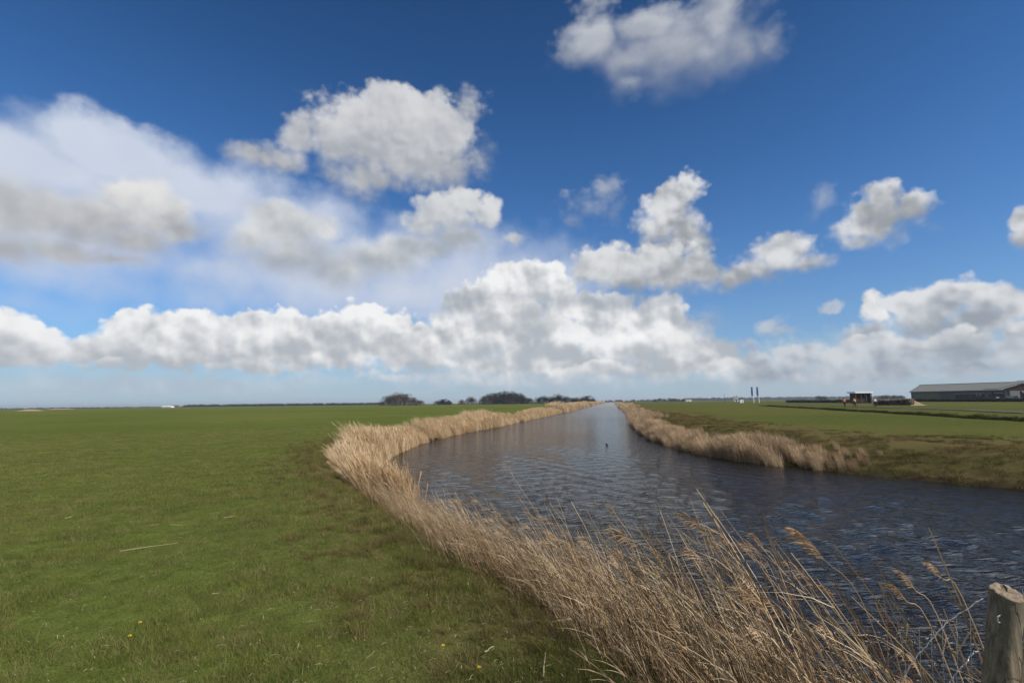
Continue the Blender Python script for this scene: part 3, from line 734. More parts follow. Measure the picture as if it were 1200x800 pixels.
# ------------------------------------------------------------------ trees on the horizon
def branch_tree(seed, H, W, levels=4):
    R = random.Random(seed); b = MB(); tips = []
    def grow(p, d, l, r, lv):
        q = p + d * l * .5 + Vector((R.gauss(0, .06), R.gauss(0, .06), 0)) * l; e = q + (d + Vector((R.gauss(0, .2), R.gauss(0, .2), .08))).normalized() * l * .5
        b.tube([p, q, e], [r, r * .8, r * .6], 4 if lv else 6, False)
        if lv >= levels: tips.append(e); return
        tips.append(e)
        for _ in range(R.choice((3, 3, 4))):
            nd = (d + Vector((R.gauss(0, .62) * W, R.gauss(0, .62) * W, R.uniform(-.05, .5)))).normalized()
            grow(e if R.random() < .6 else q, nd, l * R.uniform(.6, .8), r * .55, lv + 1)
    grow(Vector((0, 0, -.3)), Vector((0, 0, 1)), H * .26, H * .026, 0)
    return b, tips
def crown_mb(tips, seed, n, L, w, fl=False):
    R = random.Random(seed); b = MB()
    for t in tips:
        for _ in range(n):
            d = Vector((R.gauss(0, 1), R.gauss(0, 1), R.gauss(.5, .7))).normalized(); th = Vector((R.gauss(0, 1), R.gauss(0, 1), R.gauss(0, 1))).normalized()
            p = t + Vector((R.gauss(0, L * .55), R.gauss(0, L * .55), R.gauss(0, L * .45)))
            b.add([p - th * w, p + th * w, p + d * L * (.35 if fl else 1)], [(0, 1, 2)])
    return b
def make_tree_meshes(kind, seed, H, W):
    b, tips = branch_tree(seed, H, W)
    zs = max(t.z for t in tips)
    R2 = random.Random(seed + 1); ex = []
    while len(ex) < 210:
        p = Vector((R2.uniform(-1, 1), R2.uniform(-1, 1), R2.uniform(0, 1)))
        if .35 < p.length < 1: ex.append(Vector((p.x * H * .62 * W ** .5, p.y * H * .62 * W ** .5, H * .02 + p.z ** 1.0 * H * .92 * (1 - .10 * R2.random()))))
    tips = [Vector((t.x * .8, t.y * .8, max(t.z, H * .12))) for t in tips if hypot(t.x, t.y) < H * .62 and t.z < H * 1.0] + ex; zs = max(t.z for t in tips)
    if kind == 'ever': c = crown_mb(tips, seed, 9, H * .11, H * .022, True); m = M_ever
    elif kind == 'dark': c = crown_mb(tips, seed, 15, H * .10, H * .011); m = M_twigd
    else: c = crown_mb(tips, seed, 13, H * .10, H * .009); m = M_twig
    return b.me('trunk', M_bark), c.me('crown', m), H
TREES = {k: [make_tree_meshes(k, 200 + 7 * i + len(k), 9.0, w) for i, w in enumerate((.8, 1.0, 1.25))] for k in ('bare', 'dark', 'ever')}
def tree(px, top, D, kind, label, i, group, wx=1.0, nm=None):
    tm, cm_, H = TREES[kind][i % 3]; x = at_y(px, D); z = gz(x, D); h = h_of(px, top, D) - z
    r = empty(nm or {'bare': 'bare_tree', 'dark': 'leafless_tree', 'ever': 'evergreen_tree'}[kind], (x, D, z), random.uniform(0, 6.28), label, 'tree', group)
    k = h / H * 1.02; r.scale = (k * wx, k * wx, k * 1.22)
    link('trunk', tm, r); link('crown', cm_, r); return r
# brown thicket left of the canal
G1 = 'bare trees of the brown thicket on the left horizon'
tree(455, 464.5, 520, 'bare', 'low bare brown tree at the left end of the brown thicket', 2, G1, 1.5)
tree(464, 461.5, 525, 'bare', 'tallest bare brown tree in the middle of the brown thicket', 1, G1, 1.4)
tree(474, 462.0, 520, 'bare', 'broad bare brown tree right of the tallest one in the brown thicket', 2, G1, 1.4)
tree(484, 466.0, 515, 'bare', 'lower bare brown tree near the right end of the brown thicket', 0, G1, 1.6)
tree(492, 469.0, 515, 'bare', 'smallest bare brown tree closing the right end of the brown thicket', 1, G1, 1.7)
tree(513, 469.5, 560, 'bare', 'small bare bush left of the dark domed tree on the horizon', 1, None, 1.8)
tree(520, 468.0, 560, 'dark', 'low dark domed tree between the brown thicket and the wood', 2, None, 1.9)
tree(526, 469.6, 560, 'dark', 'small dark bush on the right side of the domed tree', 0, None, 1.9)
tree(541, 468.5, 540, 'bare', 'small grey bare tree just left of the pale bare tree', 0, None, 1.5)
tree(552, 465.5, 540, 'bare', 'pale grey bare tree standing off the left end of the dark wood', 1, None, 1.5)
G2 = 'leafless trees of the dark wood'
for j, (px, top) in enumerate(((567, 465), (574, 462.5), (582, 461), (590, 460), (598, 460), (606, 461.5), (613, 464), (620, 466.5))):
    tree(px, top, 530 + 8 * (j % 3), 'dark', ('dark leafless tree at the left edge of the dark wood', 'dark leafless tree second from the left in the dark wood', 'dark leafless tree third from the left in the dark wood',
         'tallest dark tree left of the middle of the wood', 'tallest dark tree right of the middle of the wood', 'dark leafless tree where the wood begins to fall to the right',
         'low leafless tree second from the right edge of the wood', 'lowest leafless tree at the right edge of the dark wood')[j], j, G2, 1.35)
G3 = 'dark evergreens beside the far canal'
for j, (px, top) in enumerate(((631, 466), (638, 464.3), (646, 465), (654, 462.3), (663, 464.8), (670, 466))):
    tree(px, top, 540, 'ever', ('dark evergreen at the left end of the evergreen row', 'rounded evergreen second from the left in the evergreen row', 'dark evergreen just left of the tallest evergreen',
         'tallest dark evergreen in the row before the canal', 'rounded evergreen just right of the tallest evergreen', 'dark evergreen at the right end of the evergreen row')[j], j, G3, 1.9)
G4 = 'thin bare trees right of the evergreens'
for j, (px, top) in enumerate(((676, 466), (683, 465.5), (689, 464), (695, 467.3))):
    tree(px, top, 545, 'bare', ('thin bare tree next to the last evergreen', 'second thin bare tree right of the evergreens', 'tallest thin bare tree right of the evergreens', 'last low bare tree before the canal mouth')[j], j, G4, 1.6)
# small trees beyond the right field
for j, px in enumerate((768, 773, 779, 785, 790, 796, 801)):
    tree(px, (467.3, 466.6, 467, 466.3, 466.8, 467.2, 467)[j], 760, 'ever', ('dark far bush at the left end of the row beyond the right bank', 'far bush second in the row beyond the right bank', 'far bush third in the row beyond the right bank',
         'highest far bush in the middle of the row beyond the right bank', 'far bush fifth in the row beyond the right bank', 'far bush sixth in the row beside the white cottage', 'far bush next to the white cottage on the horizon')[j], j, 'far bushes beyond the right bank', 1.7)
for j, (px, top) in enumerate(((960, 463.8), (966, 464), (1040, 462.6), (1048, 463), (1055, 463.2), (1033, 463.6))):
    tree(px, top, 620, 'ever', ('far tree above the right part of the clipped hedge', 'far tree above the hedge just left of the orange cyclist', 'far dark tree behind the brushwood heap', 'second far dark tree behind the brushwood heap',
         'far dark tree just left of the barn', 'low far tree right of the white roofed shelter')[j], j, 'far trees on the right horizon', 1.5)

# woods and low dike on the horizon, too far to tell apart
treev = [TREES[k][i][1] for k in ('dark', 'bare', 'ever') for i in range(3)]
VC_wood = variants('wood', treev)
def wood(px0, px1, D0, D1, n, hs, lab, picks):
    px = rng.uniform(px0, px1, n); Dd = rng.uniform(D0, D1, n); x = np.array([at_y(p, d) for p, d in zip(px, Dd)])
    z = ground(x, Dd)[0]
    scatter('far_woodland', VC_wood, np.stack([x, Dd, z], 1), np.stack([np.zeros(n), np.zeros(n), rng.uniform(0, 6, n)], 1), rng.uniform(.7, 1.2, n) * hs, rng.choice(picks, n), lab, 'woodland')
wood(800, 1060, 1900, 2300, 420, 1.35, 'long low dark belt of woodland on the horizon behind the two flags', [0, 1, 2, 3, 6])
wood(705, 770, 1500, 1900, 60, .75, 'faint low scrub on the horizon beyond the end of the canal', [0, 3, 6])
wood(215, 450, 1000, 1250, 520, .62, 'long dark low belt of scrub on the left horizon', [6, 7, 8])
wood(0, 215, 900, 1200, 240, .28, 'brown low scrub along the far left horizon', [3, 4, 5])

# ------------------------------------------------------------------ buildings
def gable(mb, x0, x1, y0, y1, ze, zr): pass
def barn():
    # long axis from the far left end to the near right end
    a = Vector((at_y(1068, 262), 262, 0)); b = Vector((at_y(1184, 226), 226, 0)); ax = (b - a); L = ax.length; rz = atan2(ax.y, ax.x)
    r = empty('barn', (a.x, a.y, gz(a.x, a.y)), rz, 'long low barn with grey roof and dark boarded walls on the right horizon', 'barn')
    ze, zr, Wd = 4.9, 8.2, 18
    wl = MB(); wl.box((L / 2, .15, ze / 2), (L, .3, ze)); wl.box((L / 2, Wd - .15, ze / 2), (L, .3, ze))
    for x in (.15, L - .15):
        wl.add([(x - .15, .31, 0), (x - .15, Wd - .31, 0), (x - .15, Wd - .31, ze), (x - .15, Wd / 2, zr - .12), (x - .15, .31, ze), (x + .15, .31, 0), (x + .15, Wd - .31, 0), (x + .15, Wd - .31, ze), (x + .15, Wd / 2, zr - .12), (x + .15, .31, ze)],
               [(4, 3, 2, 1, 0), (5, 6, 7, 8, 9), (0, 1, 6, 5), (1, 2, 7, 6), (2, 3, 8, 7), (3, 4, 9, 8), (4, 0, 5, 9)])
    wl.obj('wall', M_barnwall, r)
    rf = MB(); o = .5; th = .12
    sl_ = (zr - ze) / (Wd / 2)
    for sy in (0, 1):
        y0, y1 = (-o, Wd / 2) if sy == 0 else (Wd + o, Wd / 2); z0 = ze - o * sl_
        rf.add([(-o, y0, z0), (L + o, y0, z0), (L + o, y1, zr), (-o, y1, zr), (-o, y0, z0 + th), (L + o, y0, z0 + th), (L + o, y1, zr + th), (-o, y1, zr + th)],
               [(0, 1, 2, 3), (7, 6, 5, 4), (0, 4, 5, 1), (1, 5, 6, 2), (2, 6, 7, 3), (3, 7, 4, 0)])
    ro = rf.obj('roof', M_barnroof, r)
    rg = MB(); rg.box((L / 2, Wd / 2, zr + .16), (L + 1.1, .5, .14)); rg.obj('ridge_cap', M_barnroof, ro)
    gt_ = MB(); gt_.box((L / 2, -o - .08, ze - .28), (L + 1, .16, .18)); gt_.obj('gutter', M_barnwall, ro)
    # green boarded bay at the left, openings and panels along the front
    p = MB(); p.box((6.5, -.06, 2.3), (11.5, .10, 4.1)); o_ = p.obj('wall_panel', M_green_wall, r); o_['label'] = 'mossy green boarded bay at the left end'
    for k, (x0, w) in enumerate(((19, 11), (32, 5), (43, 7))):
        d = MB(); d.box((x0 + w / 2, -.05, 1.7), (w, .08, 3.2)); d.obj('door', M_black, r)
        d2 = MB(); d2.box((x0 + w / 2, -.11, 3.36), (w + .3, .04, .14)); d2.obj('lintel', M_grey, r)
    nx_ = int(L / 4.2)
    for k in range(nx_):
        ps = MB(); ps.box((2 + k * (L - 3) / (nx_ - 1), -.13, 2.3), (.14, .10, 4.5)); ps.obj('post', M_barnwall, r)
    for x in (28, 50, 55): 
        wn = MB(); wn.box((x, -.07, 2.9), (1.6, .06, 1.0)); f = wn.obj('window', M_grey, r); pn = MB(); pn.box((x, -.115, 2.9), (1.35, .03, .78)); pn.obj('pane', M_glass, f)
    return L
Lb = barn()
def shed():
    x, y = at_y(1179, 190), 190
    r = empty('open_shed', (x, y, gz(x, y)), -.35, 'open fronted shed with pale sloping roof and dark interior at the right edge', 'shed')
    rf = MB(); rf.add([(-2.0, 0, 4.6), (9, 0, 7.6), (9, 11, 7.6), (-2.0, 11, 4.6), (-2.0, 0, 4.85), (9, 0, 7.85), (9, 11, 7.85), (-2.0, 11, 4.85)], [(0, 1, 2, 3), (7, 6, 5, 4), (0, 4, 5, 1), (1, 5, 6, 2), (2, 6, 7, 3), (3, 7, 4, 0)])
    rf.add([(9, 0, 7.6), (20, 0, 4.6), (20, 11, 4.6), (9, 11, 7.6), (9, 0, 7.85), (20, 0, 4.85), (20, 11, 4.85), (9, 11, 7.85)], [(0, 1, 2, 3), (7, 6, 5, 4), (0, 4, 5, 1), (1, 5, 6, 2), (2, 6, 7, 3), (3, 7, 4, 0)])
    rf.obj('roof', M_barnroof, r)
    gb = MB(); gb.add([(-.2, .4, 4.9 - .3), (9, .4, 7.5), (18.2, .4, 4.6), (18.2, .4, 3.9), (-.2, .4, 3.9), (-.2, .6, 4.6), (9, .6, 7.5), (18.2, .6, 4.6), (18.2, .6, 3.9), (-.2, .6, 3.9)], [(0, 4, 3, 2, 1), (5, 6, 7, 8, 9), (0, 1, 6, 5), (1, 2, 7, 6), (3, 4, 9, 8), (2, 3, 8, 7), (4, 0, 5, 9)])
    gb.obj('gable_board', M_shedwood, r)
    for (px_, py_) in ((.3, .5), (9, .8), (17.7, .5), (.3, 10), (9, 10), (17.7, 10)):
        p = MB(); p.box((px_, py_, 1.9), (.45, .35, 3.9)); p.obj('post', M_barnwall, r)
    wl = MB(); wl.box((-1.2, 3, .9), (.15, 2, 1.8)); wl.obj('side_panel', M_white, r)
    v = empty('parked_van', (x + 5.2 * cos(.35) + 3, y + 6, gz(x, y)), -.5, 'small white van parked under the open shed at the right edge', 'van')
    bd = MB(); bd.box((0, 0, 1.25), (3.2, 1.9, 1.6)); bd.box((2.15, 0, .9), (1.2, 1.85, .9)); bd.obj('body', M_white, v)
    wd = MB(); wd.add([(1.62, -.85, 1.38), (1.62, .85, 1.38), (1.62, .8, 1.95), (1.62, -.8, 1.95)], [(0, 1, 2, 3)]); wd.box((.9, -.97, 1.6), (.9, .03, .5)); wd.obj('window', M_glass, v)
    for wx in (-1, 1.7):
        for wy in (-.85, .85):
            w = MB(); w.tube([(wx, wy - .1, .35), (wx, wy + .1, .35)], .35, 12); w.obj('wheel', M_black, v)
shed()

def shelter():
    Y = 185; x = at_y(1003, Y); w = at_y(1022, Y) - x; z = gz(x, Y); h = h_of(1010, 459.4, Y) - z
    r = empty('field_shelter', (x, Y, z), 0, 'field shelter with flat white roof over red brown boards behind the cyclists', 'shelter')
    a = MB(); a.box((w / 2, 1.8, h - .10), (w + .8, 4.4, .52)); a.obj('roof', M_white, r)
    a = MB(); a.box((w / 2, 3.4, (h - .37) / 2), (w - .4, .12, h - .37)); a.obj('back_wall', M_shedwood, r)
    for k in range(2):
        a = MB(); a.box((.12 + k * (w - .24), 1.9, (h - .37) / 2), (.12, 2.9, h - .37)); a.obj('side_wall', M_shedwood, r)
    for k in range(4):
        a = MB(); a.box((.1 + k * (w - .2) / 3, .1, (h - .37) / 2), (.16, .16, h - .37)); a.obj('post', M_barnwall, r)
    a = MB()
    for k in range(5): a.box((w * .3, .2, .35 + k * .3), (w * .55, .04, .2))
    a.obj('front_boards', M_shedwood, r)
shelter()

def cottage(px, D, w, h, hr, lab, roofm, nm='cottage', wallm=None, depth=7):
    x = at_y(px, D); r = empty(nm, (x, D, gz(x, D)), random.uniform(-.2, .2), lab, 'house')
    a = MB(); a.box((0, 0, h / 2), (w, depth, h)); 
    a.add([(-w / 2, -depth / 2, h), (-w / 2, depth / 2, h), (-w / 2, 0, h + hr - .1)], [(0, 2, 1)]); a.add([(w / 2, -depth / 2, h), (w / 2, depth / 2, h), (w / 2, 0, h + hr - .1)], [(0, 1, 2)])
    a.obj('wall', wallm or M_white, r)
    b = MB(); W2 = w / 2 + .3; d2 = depth / 2 + .3
    b.add([(-W2, -d2, h - .1), (W2, -d2, h - .1), (W2, 0, h + hr), (-W2, 0, h + hr), (-W2, d2, h - .1), (W2, d2, h - .1)], [(0, 1, 2, 3), (3, 2, 5, 4)])
    ro = b.obj('roof', roofm, r); c = MB(); c.box((w * .3, 0, h + hr), (.7, .7, 1.2)); c.obj('chimney', M_redroof, ro)
    for k in range(2):
        q = MB(); q.box(((k - .5) * w * .5, -depth / 2 - .04, h * .55), (1.1, .08, 1.2)); f = q.obj('window', M_grey, r); q = MB(); q.box(((k - .5) * w * .5, -depth / 2 - .1, h * .55), (.9, .03, 1.0)); q.obj('pane', M_glass, f)
    q = MB(); q.box((0, -depth / 2 - .04, 1.05), (1.0, .08, 2.1)); q.obj('door', M_black, r)
cottage(806, 820, 9, 3.2, 2.2, 'tiny white cottage at the right end of the row of far bushes', M_redroof)
cottage(790, 1100, 12, 3, 3, 'far low brick house behind the row of bushes', M_redroof, wallm=M_redroof)
cottage(862, 560, 3.6, 3.4, 2.2, 'narrow white house between the pole and the white cabin', M_barnroof)
cottage(197, 820, 16, 1.9, 1.0, 'low white building on the left horizon beside the dike', M_white)
cottage(205, 860, 10, 2.3, 1.4, 'low red roofed building right of the white one on the left horizon', M_redroof, wallm=M_redroof)

def cabin():
    D = 300; x = at_y(868.5, D); r = empty('cabin', (x, D, gz(x, D)), .1, 'small white cabin left of the two blue flags', 'cabin')
    a = MB(); a.box((0, 0, .85), (1.9, 1.6, 1.7)); a.obj('wall', M_white, r)
    a = MB(); a.box((0, 0, 1.78), (2.1, 1.8, .14)); a.obj('roof', M_wcloth, r)
    a = MB(); a.box((.2, -.82, .8), (.7, .04, 1.4)); a.obj('door', M_grey, r)
cabin()
def flag(px, D, lab):
    x = at_y(px, D); z = gz(x, D); h = h_of(px, 452.6, D) - z
    r = empty('flagpole', (x, D, z), 0, lab, 'flag', 'two blue banners on white poles')
    a = MB(); a.tube([(0, 0, -.1), (0, 0, h * .5), (0, 0, h)], [.20, .17, .13], 8); a.obj('pole', M_white, r)
    a = MB(); nU, nV = 5, 12; vs = []
    for i in range(nV + 1):
        for j in range(nU):
            u = j / (nU - 1); v = i / nV
            vs.append((-.2 - .92 * u - .25 * v * 0, .10 * sin(v * 7 + u * 4) * u, h - .3 - v * 4.9 - .12 * u))
    fs = [(i * nU + j, i * nU + j + 1, (i + 1) * nU + j + 1, (i + 1) * nU + j) for i in range(nV) for j in range(nU - 1)]
    a.add(vs, fs); a.add([(q[0], q[1] + .04, q[2]) for q in vs], [f[::-1] for f in fs]); a.obj('flag', M_blue, r, smooth=True)
    a = MB(); a.tube([(0, 0, h - .2), (-1.35, 0, h - .3)], .03, 6); a.obj('flag_arm', M_white, r)
flag(883.2, 275, 'blue vertical banner on a white pole, the left one of two')
flag(889.5, 275, 'blue vertical banner on a white pole, the right one of two')
def mast():
    D = 420; x = at_y(849.3, D); r = empty('utility_pole', (x, D, gz(x, D)), 0, 'thin dark pole standing left of the narrow white house', 'pole')
    a = MB(); a.tube([(0, 0, 0), (0, 0, 6.6)], [.16, .10], 8); a.obj('pole', M_barnwall, r); a = MB(); a.box((0, 0, 6.2), (1.2, .1, .1)); a.obj('crossarm', M_barnwall, r)
    a = MB(); a.box((0, -.2, 1.4), (.8, .4, 1.8)); a.obj('cabinet', M_green_wall, r)
mast()

# clipped hedge, low hedge before the barn, brushwood, sandy ramp, road, dike
def hedge(px0, px1, D0, D1, h, wd, lab, cat='hedge', mat=None, n=2600, leaf=.35, nm='hedge'):
    a = np.array((at_y(px0, D0), D0)); b_ = np.array((at_y(px1, D1), D1)); t = rng.random(n); p = a + (b_ - a) * t[:, None]
    nrm = np.array((-(b_ - a)[1], (b_ - a)[0])) / np.hypot(*(b_ - a)); p = p + nrm * (rng.uniform(-.5, .5, n) * wd)[:, None]
    z = ground(p[:, 0], p[:, 1])[0] + h * (1 - rng.random(n) ** 1.6) * (1 + noise2(p[:, 0], p[:, 1], 3, 5, 2) * .35)
    mb = MB()
    for i in range(n):
        d = Vector(np.random.default_rng(i).normal(size=3)).normalized() * leaf; e = d.orthogonal().normalized() * leaf; c = Vector((p[i, 0], p[i, 1], z[i]))
        mb.add([c - d, c + e, c + d, c - e], [(0, 1, 2, 3)])
    o = link(nm, mb.me(nm, mat or M_ever)); setp(o, lab, cat)
hedge(922, 1003, 270, 205, 1.15, 1.6, 'low dark clipped hedge running left from behind the cyclists')
hedge(1068, 1200, 232, 170, 1.1, 1.2, 'dark low hedge along the foot of the barn', n=3600)
hedge(1024, 1070, 128, 122, 1.35, 2.6, 'heap of brown brushwood and dead stems beside the sandy ramp', 'brushwood', M_brush, 2200, .20, 'brushwood')

def ramp():
    pts = [(1060, 467.0, 178), (1067, 467.4, 160), (1093, 477.8, 112), (1065, 477.4, 112)]
    v = []
    for px, py, Y in pts: v.append((at_y(px, Y), Y, h_of(px, py, Y)))
    n = 8; vs = []
    for i in range(n + 1):
        for j in range(n + 1):
            u, w = i / n, j / n
            q = Vector(v[3]).lerp(Vector(v[2]), u).lerp(Vector(v[0]).lerp(Vector(v[1]), u), w)
            g0 = gz(q.x, q.y); q.z = max(g0 + .03, q.z + .12 * sin(u * 6 + w * 5)); 
            if i in (0, n) or j in (0, n): q.z = g0 - .1 if j == 0 or i in (0, n) else q.z
            vs.append(q)
    a = MB(); a.add(vs, [(i * (n + 1) + j, (i + 1) * (n + 1) + j, (i + 1) * (n + 1) + j + 1, i * (n + 1) + j + 1) for i in range(n) for j in range(n)])
    o = a.obj('sandy_ramp', M_sand, smooth=True); setp(o, kind='structure')
ramp()
def strip(nm, path, w, mat, dz=.03):
    vs = []
    path = [Vector(p) for p in path]; dense = []
    for i in range(len(path) - 1):
        for k in range(12): dense.append(path[i].lerp(path[i + 1], k / 12))
    dense.append(path[-1])
    for i, p in enumerate(dense):
        d = (dense[min(i + 1, len(dense) - 1)] - dense[max(i - 1, 0)]).normalized(); nn = Vector((-d.y, d.x)) * w / 2
        for sgn in (-1, 0, 1): 
            q = p + nn * sgn; vs.append((q.x, q.y, gz(q.x, q.y) + dz + (.02 if sgn == 0 else 0)))
    fs = []
    for i in range(len(dense) - 1):
        for k in (0, 1): fs.append((i * 3 + k, i * 3 + k + 1, i * 3 + k + 4, i * 3 + k + 3))
    a = MB(); a.add(vs, [f[::-1] for f in fs]); setp(a.obj(nm, mat, smooth=True), kind='structure')
strip('road', [(47, 38), (60, 68), (68, 94), (78, 122), (100, 180), (118, 232)], 3.2, M_asphalt, .07)

def sand_heap(px0, px1, D, h, lab):
    x0, x1 = at_y(px0, D), at_y(px1, D); n = 26; vs = []
    for i in range(n + 1):
        for j in range(7):
            u = i / n; w = j / 6; x = x0 + (x1 - x0) * u; y = D + (w - .5) * 7
            vs.append((x, y, gz(x, y) - .05 + h * (sin(pi * u) ** .4) * sin(pi * w) * (1 + .3 * noise2(x, y, 3, 3, 2))))
    a = MB(); a.add(vs, [(i * 7 + j, (i + 1) * 7 + j, (i + 1) * 7 + j + 1, i * 7 + j + 1) for i in range(n) for j in range(6)])
    setp(a.obj('straw_heap', M_sand, smooth=True), lab, 'straw heap')
sand_heap(24, 47, 300, .9, 'long pale heap of straw on the far left pasture')
sand_heap(56, 86, 520, .8, 'thin pale heap farther off near the left horizon')

# ------------------------------------------------------------------ bicycles and riders
def bicycle(loc, rz, lab, mat):
    r = empty('bicycle', loc, rz, lab, 'bicycle', 'bicycles on the far road')
    a = MB(); A_ = (-.52, 0, .34); Bb = (-.05, 0, .30); St = (-.20, 0, .88); Hd = (.36, 0, .86); Fk = (.54, 0, .34); H2 = (.34, 0, .98)
    for p, q in ((Bb, St), (St, (.35, 0, .82)), (Bb, Hd), (A_, Bb), (A_, (-.19, 0, .8)), (H2, Hd), (Hd, Fk)): a.tube([p, q], .02, 6)
    a.obj('frame', mat, r)
    for x in (-.52, .54):
        w = MB(); n = 20; ring = [(x + .33 * cos(2 * pi * k / n), 0, .34 + .33 * sin(2 * pi * k / n)) for k in range(n + 1)]; w.tube(ring, .022, 6, False); t_ = w.obj('wheel', M_black, r)
        s_ = MB()
        for k in range(8): s_.tube([(x, 0, .34), (x + .31 * cos(pi * k / 4), 0, .34 + .31 * sin(pi * k / 4))], .003, 3, False)
        s_.obj('spokes', M_steel, t_)
    a = MB(); a.tube([(.30, -.28, 1.02), (.36, -.14, 1.06), (.34, 0, .98), (.36, .14, 1.06), (.30, .28, 1.02)], .015, 6); a.obj('handlebar', M_steel, r)
    a = MB(); a.tube([(-.34, 0, .93), (-.22, 0, .95), (-.08, 0, .94)], [.09, .07, .03], 8); a.obj('saddle', M_black, r)
    a = MB(); a.tube([(-.05, -.16, .13), (-.05, -.1, .13), (-.05, -.1, .30), (-.05, .1, .30), (-.05, .1, .47), (-.05, .16, .47)], .012, 5); a.obj('pedals', M_steel, r)
def skin_mesh(name, joints, edges, mat):
    me = bpy.data.meshes.new(name); me.from_pydata([j[0] for j in joints], edges, []); o = link(name, me)
    sk = o.modifiers.new('s', 'SKIN'); ss = o.modifiers.new('u', 'SUBSURF'); ss.levels = 2; ss.render_levels = 2
    for i, j in enumerate(joints):
        v = me.skin_vertices[0].data[i]; v.radius = (j[1], j[2] if len(j) > 2 else j[1]); v.use_root = (i == 0)
    dg = bpy.context.evaluated_depsgraph_get(); m2 = bpy.data.meshes.new_from_object(o.evaluated_get(dg)); m2.name = name
    bpy.data.objects.remove(o); bpy.data.meshes.remove(me); m2.materials.clear(); m2.materials.append(mat)
    m2.polygons.foreach_set('use_smooth', [True] * len(m2.polygons)); return m2
def rider_meshes(up):
    """a seated cyclist facing +x, hands on the bar, one foot down on the pedal"""
    k = up
    hip = (-.20, 0, 1.00); ch = (-.08 + .1 * k, 0, 1.36); nk = (-.02 + .14 * k, 0, 1.52); hd = (.03 + .16 * k, 0, 1.68)
    J = [(hip, .13, .15), ((-.14 + .05 * k, 0, 1.18), .12, .14), (ch, .13, .17), (nk, .055), ((hd[0] - .01, 0, 1.60), .075), (hd, .095, .085), ((hd[0], 0, 1.76), .07)]
    E = [(0, 1), (1, 2), (2, 3), (3, 4), (4, 5), (5, 6)]
    for sgn in (-1, 1):
        b = len(J); J += [((ch[0] + .01, .19 * sgn, 1.42), .055), ((ch[0] + .13, .25 * sgn, 1.20), .042), ((.26, .26 * sgn, 1.07), .032), ((.32, .25 * sgn, 1.06), .03)]
        E += [(2, b), (b, b + 1), (b + 1, b + 2), (b + 2, b + 3)]
        b = len(J); low = sgn < 0; kn = (.16, .11 * sgn, .80) if low else (.18, .11 * sgn, 1.0); an = (-.06, .13 * sgn, .22) if low else (-.02, .13 * sgn, .58)
        J += [((-.17, .09 * sgn, .95), .10), (kn, .062), (an, .042), ((an[0] + .16, an[1], an[2] - .05), .04)]
        E += [(0, b), (b, b + 1), (b + 1, b + 2), (b + 2, b + 3)]
    body = skin_mesh('body', J, E, M_skin)
    g_ = .022
    JK = [((hip[0], 0, 1.03), .15, .17), ((-.14 + .05 * k, 0, 1.18), .145, .165), (ch, .155, .195), ((nk[0], 0, 1.50), .07)]
    EK = [(0, 1), (1, 2), (2, 3)]
    for sgn in (-1, 1):
        b = len(JK); JK += [((ch[0] + .01, .19 * sgn, 1.42), .075), ((ch[0] + .13, .25 * sgn, 1.20), .06), ((.24, .26 * sgn, 1.08), .045)]; EK += [(2, b), (b, b + 1), (b + 1, b + 2)]
    TR = [((hip[0], 0, .99), .15, .17)]; ET = []
    for sgn in (-1, 1):
        b = len(TR); low = sgn < 0; kn = (.16, .11 * sgn, .80) if low else (.18, .11 * sgn, 1.0); an = (-.06, .13 * sgn, .25) if low else (-.02, .13 * sgn, .61)
        TR += [((-.17, .09 * sgn, .95), .115), (kn, .08), (an, .055)]; ET += [(0, b), (b, b + 1), (b + 1, b + 2)]
    return body, JK, EK, TR, ET, hd
BODY, JK, EK, TR, ET, HD = rider_meshes(.4)
JACK = skin_mesh('jacket', JK, EK, M_orange); TROU = skin_mesh('trousers', TR, ET, M_dkcloth)
def rider(loc, rz, lab, mat, hat):
    r = empty('person', loc, rz, lab, 'person', 'riders on the far road')
    link('body', BODY, r); j = JACK.copy(); j.materials.clear(); j.materials.append(mat); link('jacket', j, r); link('trousers', TROU, r)
    a = MB(); n = 10
    for i in range(4):
        for q in range(n): th = 2 * pi * q / n; ph = i / 3.3 * pi / 2; a.v.append((HD[0] - .02 + .115 * cos(ph) * cos(th), .105 * cos(ph) * sin(th), 1.70 + .115 * sin(ph)))
    for i in range(3):
        for q in range(n): a.f.append((i * n + q, i * n + (q + 1) % n, (i + 1) * n + (q + 1) % n, (i + 1) * n + q))
    a.f.append(tuple(3 * n + q for q in range(n))); a.obj('hair', hat, r)
    a = MB(); a.box((HD[0] + .105, 0, 1.655), (.03, .03, .04)); a.obj('nose', M_skin, r)
    for sgn in (-1, 1): a = MB(); a.tube([(-.02, .13 * sgn, (.52 if sgn > 0 else .16)), (.16, .13 * sgn, (.50 if sgn > 0 else .14))], [.05, .04], 6); a.obj('shoe', M_black, r)
for px, Y, rz, lab, blab, mt in ((989, 99, .95, 'person in an orange jacket riding a bicycle, leftmost on the far road', 'bicycle ridden by the person in the orange jacket', M_orange),
                                (1001, 98, 1.5, 'person in an amber jacket riding just right of the orange rider', 'bicycle ridden by the person in the amber jacket', M_yellow),
                                (1025, 96, .75, 'person in a white top riding beside the brown brushwood', 'bicycle ridden by the person in the white top', M_wcloth)):
    x = at_y(px, Y); loc = (x, Y, gz(x, Y) + .02); bicycle(loc, rz, blab, M_black); rider(loc, rz, lab, mt, M_hair)

